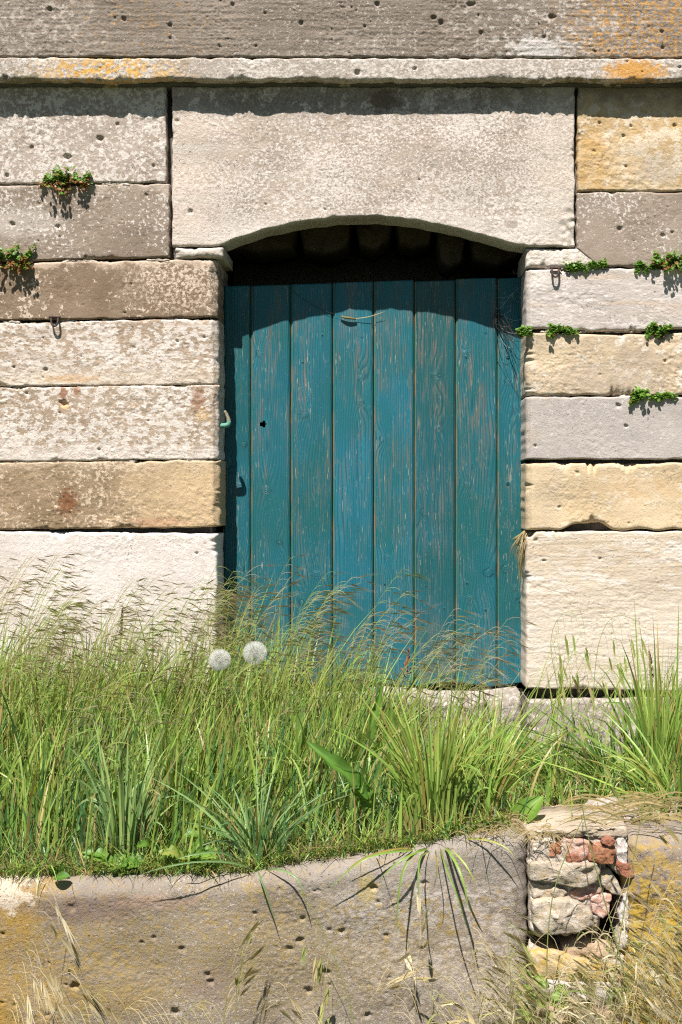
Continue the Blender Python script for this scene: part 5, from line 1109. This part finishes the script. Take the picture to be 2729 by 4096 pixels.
# root tangle and seed fluff at the upper right of the door
t = NT('dark_root'); m_root = t.done((0.025, 0.018, 0.014), .9)
gg = Geo()
for j in range(12):
    p = W(1985 + rr.uniform(-8, 30), 1235 + rr.uniform(-10, 40), YD - .012); q = W(2070 + rr.uniform(-25, 30), 1375 + rr.uniform(-30, 25), YD - rr.uniform(.02, .09))
    tt = np.linspace(0, 1, 9)[:, None]; P = p + (q - p) * tt + (np.array([rr.normal(0, .012), rr.normal(0, .01), rr.normal(-.012, .012)])) * np.sin(tt * pi)
    gg.tube(P, .0008 if j else .0019, .0004 if j else .0012, m=3)
o = gg.build('root_tangle', m_root); tag(o, 'tangle of thin dark roots at the upper right edge of the door', 'roots')
gg = Geo()
for j in range(16):
    c = W(2040 + rr.normal(0, 32), 1190 + rr.normal(0, 50), YD - rr.uniform(.004, .03))
    for m_ in range(9):
        d = rr.normal(0, 1, 3); d /= np.linalg.norm(d); q = c + d * rr.uniform(.006, .011); s_ = np.cross(d, [.3, .5, .8]) * .00012
        gg.add([c + s_, c - s_, q], (), [(0, 1, 2)])
for j in range(9):
    a = W(2060 + rr.normal(0, 20), 1150 + 30 * j, YD - .01); b = W(1990 + rr.normal(0, 20), 1190 + 18 * j, YD - .006)
    tt = np.linspace(0, 1, 6)[:, None]; gg.ribbon(a + (b - a) * tt + np.array([0, 0, -.01]) * np.sin(tt * pi), .0004, taper=.05, w0=1)
o = gg.build('seed_fluff', m_down); tag(o, 'white seed fluff and cobweb threads caught at the upper right of the door', 'cobweb')
# twig and dry stalk resting on a cobweb across the shadow edge
tw = poly_tube('dry_twig', [W(1362, 1266, YD - .006), W(1380, 1270, YD - .009), W(1400, 1272, YD - .010), W(1424, 1276, YD - .008)], [.0018, .0030, .0034, .0022], m_dry, None, 6)
tag(tw, 'short pale dry twig caught on the door at the shadow edge', 'twig')
gg = Geo(); tt = np.linspace(0, 1, 8)[:, None]
gg.ribbon(W(1416, 1274, YD - .006) + (W(1540, 1245, YD - .014) - W(1416, 1274, YD - .006)) * tt + np.array([0, 0, -.004]) * np.sin(tt * pi), .0014, (.8, .2), taper=.2, w0=1)
o = gg.build('dry_stalk', m_dry); tag(o, 'thin dry grass stalk slanting up beside the pale twig on the door', 'grass stalk')
gg = Geo(); a, b = W(1150, 1146, YD - .004), W(1372, 1266, YD - .006)
gg.ribbon(a + (b - a) * tt + np.array([0, 0, -.012]) * np.sin(tt * pi), .0007, taper=.05, w0=1)
o = gg.build('cobweb_thread', m_root); tag(o, 'dark cobweb thread sagging from the door top to the pale twig', 'cobweb')

# ================================================================== GRASS IN FRONT OF THE RETAINING WALL
FG = 'grass stalks before the retaining wall'
YF = -0.985
def low(px, Y=YF): return (px, 2000 + (ZE - LOWZ) / (S * (D + Y) / D))
def fst(pts, spk, c, L, label, seed, wind=(0.6, 0, -.6), ped=.05, **kw):
    b = low(pts[0][0]); return brome_stalk([b] + list(pts), YF + kw.pop('dy', 0), spk, c, L, label, FG, seed, wind=wind, ped=ped, mat=kw.pop('mat', m_straw), spread=kw.pop('spread', .15), **kw)
fst([(55, 4096), (110, 3820), (165, 3560), (170, 3450)], 9, .82, 0.050, 'leftmost straw coloured grass stalk before the orange lichen', 801, wind=(.7, 0, -.65), start=.72)
fst([(30, 4096), (60, 3900), (100, 3760), (150, 3740)], 8, .85, 0.053, 'bent straw stalk with drooping heads at the lower left', 802, wind=(.4, 0, -.9), start=.75)
fst([(290, 4096), (310, 4040), (360, 3960), (430, 3950)], 7, .5, 0.043, 'small dark grass stalk arching before the lower left slab', 803, wind=(.9, 0, .1), start=.8)
fst([(445, 4096), (470, 4040), (520, 3990), (600, 3980)], 7, .9, 0.045, 'pale grass stalk with bunched heads near the lower left', 804, wind=(.9, 0, -.35), start=.82)
fst([(510, 4096), (560, 4060), (640, 4030), (700, 4060)], 6, .9, 0.045, 'low pale grass stalk bending right before the slab foot', 805, wind=(.8, 0, -.5), start=.85)
fst([(890, 4096), (900, 4020), (915, 3900), (940, 3830)], 8, .55, 0.037, 'upright brownish grass stalk before the middle of the left slab', 806, wind=(.4, 0, .8), start=.75, droop=.1)
fst([(930, 4096), (955, 4000), (960, 3900), (965, 3820)], 6, .35, 0.035, 'thin green grass stalk beside the upright brownish one', 807, wind=(.3, 0, .9), start=.8, droop=.1)
fst([(1435, 4130), (1385, 3950), (1310, 3740), (1230, 3600)], 9, .22, 0.045, 'long green grass stalk leaning left across the slab with hanging heads', 808, wind=(-.3, 0, -.9), start=.66, rad=.0014)
fst([(1430, 4096), (1470, 3990), (1510, 3950), (1535, 3930)], 2, .85, 0.037, 'curved yellow grass blade at the foot of the slab', 809, wind=(.5, 0, .4), start=.9, droop=.2)
fst([(1150, 4096), (1180, 4050), (1230, 4020), (1260, 4040)], 6, .85, 0.045, 'pale bunched grass head low before the slab centre', 810, wind=(.9, 0, -.1), start=.85)
fst([(1660, 4096), (1660, 3960), (1665, 3830), (1690, 3740)], 6, .8, 0.037, 'straw grass stalk standing below the hanging tuft blades', 811, wind=(.1, 0, .8), start=.8, droop=.2)
fst([(1960, 4096), (1870, 3990), (1760, 3880), (1690, 3840)], 8, .55, 0.043, 'green grass stalk slanting up left with pale heads', 812, wind=(-.7, 0, .35), start=.62, rad=.0014, droop=.3)
fst([(1830, 4096), (1850, 3960), (1890, 3800), (1960, 3680)], 9, .8, 0.045, 'straw grass stalk before the right end of the left slab', 813, wind=(.5, 0, .3), start=.6, droop=.4)
fst([(2180, 4120), (2190, 3900), (2185, 3620), (2250, 3420), (2330, 3280)], 0, .25, 0.037, 'tall green grass stem crossing the broken brick infill', 814, rad=.0018)
fst([(2560, 4120), (2450, 3700), (2380, 3480), (2310, 3200), (2280, 2700)], 4, .15, 0.037, 'very tall thin grass stem rising across the brick gap', 815, rad=.0016, start=.85, dy=-.03)
fst([(2430, 4120), (2470, 3800), (2520, 3500), (2600, 3100)], 5, .35, 0.043, 'tall green grass stem before the right hand slab', 816, rad=.0015, start=.75, wind=(.6, 0, -.3), dy=-.02)
xtra = [((20, 4096), (40, 3980), (80, 3860), (150, 3830), 'straw stalk with long awns crossing the orange lichen patch'), ((120, 4096), (150, 4000), (190, 3900), (270, 3880), 'straw stalk nodding right above the lower left corner'), ((230, 4096), (240, 4050), (265, 3990), (330, 4000), 'short straw stalk nodding low at the lower left'), ((700, 4096), (720, 4040), (760, 3990), (830, 4000), 'straw stalk nodding right below the twin pits'), ((1040, 4096), (1050, 4030), (1080, 3960), (1110, 3900), 'upright green straw stalk below the middle pits'), ((1560, 4096), (1575, 4000), (1600, 3900), (1650, 3850), 'straw stalk left of the lower slab end'), ((1740, 4096), (1750, 3980), (1790, 3870), (1860, 3820), 'pale straw stalk arching right at the slab end'), ((1900, 4096), (1930, 3960), (1990, 3830), (2070, 3780), 'straw stalk arching over the slab corner'), ((2010, 4096), (2060, 3900), (2130, 3740), (2220, 3700), 'green straw stalk bending over the pale rubble lump'), ((2330, 4110), (2360, 3900), (2400, 3700), (2470, 3600), 'straw stalk rising before the dark hole in the rubble'), ((2250, 4110), (2270, 3950), (2300, 3850), (2370, 3800), 'straw stalk nodding before the lichen covered rubble'), ((2480, 4110), (2500, 3900), (2540, 3740), (2640, 3700), 'straw stalk nodding before the yellow right slab')]
for k_, (a_, b_, c_, d_, lb) in enumerate(xtra):
    fst([a_, b_, c_, d_], 6 + k_ % 4, (.85, .9, .8, .45)[k_ % 4], .046, lb, 840 + k_, wind=(.8, 0, -.45 + .5 * (k_ % 3 == 1)), start=.74)
# dense dry brome at the lower right: uncountable
g = Geo(); rb = np.random.default_rng(77)
def drift(n, fx, fy, lean, L, cfun, Yr=(-1.03, -.955), nspk=(5, 10)):
    for _ in range(n):
        px_, py_ = fx(rb), fy(rb); Y = rb.uniform(*Yr); top = W(px_, py_, Y)
        rt = np.array([top[0] - lean * rb.uniform(.3, 1.2), Y + rb.normal(0, .02), LOWZ]); rt[1] = min(rt[1], -.955)
        P = stem(rt, top, (rb.normal(0, .02), 0, .03)); c = cfun(rb)
        g.tube(P, .0010, .0004, (min(.9, c), .4), 3)
        panicle(g, P, int(rb.integers(*nspk)), c, L, (.9, 0, -.12), rb, droop=.35, ped=.03, start=.70, fat=1.6)
        for _k in range(2):
            q = P[int(rb.integers(3, 9))]; d = np.array([rb.normal(.3, .5), rb.normal(0, .2), rb.uniform(.2, 1.0)]); tt = np.linspace(0, 1, 5)[:, None]
            Pq = q + d * .08 * tt + np.array([0, 0, -.05]) * tt ** 2; Pq[:, 1] = np.minimum(Pq[:, 1], -.95)
            g.ribbon(Pq, .0026, (rb.choice([.1, .3, .8, .95]), rb.uniform(0, 1)))
cd = lambda r_: float(np.clip(r_.choice([.2, .45, .85, .95], p=[.15, .15, .4, .3]) + r_.normal(0, .05), 0, 1))
drift(34, lambda q: q.uniform(2250, 2800), lambda q: 4100 - 430 * q.uniform(0, 1) ** 1.3, .10, .036, cd)
drift(19, lambda q: q.uniform(1700, 2300), lambda q: 4140 - 330 * q.uniform(0, 1) ** 1.5, .08, .034, cd)
drift(14, lambda q: q.uniform(2450, 2760), lambda q: q.uniform(3500, 3750), .10, .034, lambda r_: r_.choice([.3, .5, .8]))
drift(8, lambda q: q.uniform(1850, 2150), lambda q: q.uniform(3640, 3850), -.02, .034, cd)
o = g.build('dry_brome', m_straw); tag(o, 'mass of dry straw coloured brome grass along the foot of the brick gap', 'grass', kind='stuff')
# nettle-like green leaves at the foot of the gap
def foot_plant(px, py, n, label, seed):
    rr = np.random.default_rng(seed); Y = -.945; e = thing('leafy_weed', label, 'weed', [WX(px, Y), Y, LOWZ])
    gs = Geo(); gs.tube(np.linspace([WX(px, Y), Y, LOWZ], W(px, py - 30, Y), 6), .0018, .0012, (.5, .4), 4); gs.build('stem', m_weed, e)
    for j in range(n):
        c = W(px + rr.normal(0, 26), py + rr.normal(0, 46), Y - rr.uniform(.0, .02)); a = rr.uniform(0, 2 * pi); L = rr.uniform(.016, .032)
        d = np.array([cos(a), -.3, sin(a) * .5 - .15]); gg = Geo(); broad_leaf(gg, [c, c + d * L * .5 + [0, 0, .003], c + d * L], L * .85, np.clip(.75 + rr.normal(0, .12), 0, .95), rr, .15, .2, side=(0, -.8, .8), n=9); gg.build('leaf', m_weed, e)
foot_plant(2130, 3990, 13, 'bright green nettle like weed at the foot of the slab corner', 831)
foot_plant(2260, 3985, 9, 'small green weed among dry grass below the white rubble', 832)
# dry roots and straw on top of the slab corner
g = Geo(); rb = np.random.default_rng(78)
for j in range(150):
    px_, Y = rb.uniform(1880, 2240), rb.uniform(-.92, -.80); z = WZ(float(ktop(min(px_, 2100))) + 8, YK) + rb.uniform(.0, .012)
    a = rb.normal(0, .7) + (pi if rb.uniform() < .5 else 0); L = rb.uniform(.02, .07); tt = np.linspace(0, 1, 5)[:, None]
    P = np.array([WX(px_, Y), Y, z]) + np.array([cos(a), sin(a) * .6 - .1, 0]) * L * tt + np.array([0, 0, 1.]) * (.012 * np.sin(tt * pi) - .012 * tt ** 2)
    g.ribbon(P, rb.uniform(.0008, .0020), (rb.uniform(.2, 1), rb.uniform(0, 1)), taper=.3, w0=.8)
for j in range(95):
    px_, Y = rb.uniform(2380, 2800), rb.uniform(-.90, -.70); z = WZ(3320, YK) + rb.uniform(0, .014)
    a = rb.normal(0, .25) + (pi if rb.uniform() < .5 else 0); L = rb.uniform(.05, .12); tt = np.linspace(0, 1, 5)[:, None]
    P = np.array([WX(px_, Y), Y, z]) + np.array([cos(a), sin(a), 0]) * L * tt + np.array([0, 0, 1.]) * (.012 * np.sin(tt * pi))
    g.ribbon(P, rb.uniform(.0014, .0028), (rb.uniform(.0, .8), rb.uniform(0, 1)), taper=.3, w0=.8)
o = g.build('straw_litter', m_dry); tag(o, 'thin dry straw litter strewn over the slab tops', 'straw', kind='stuff')
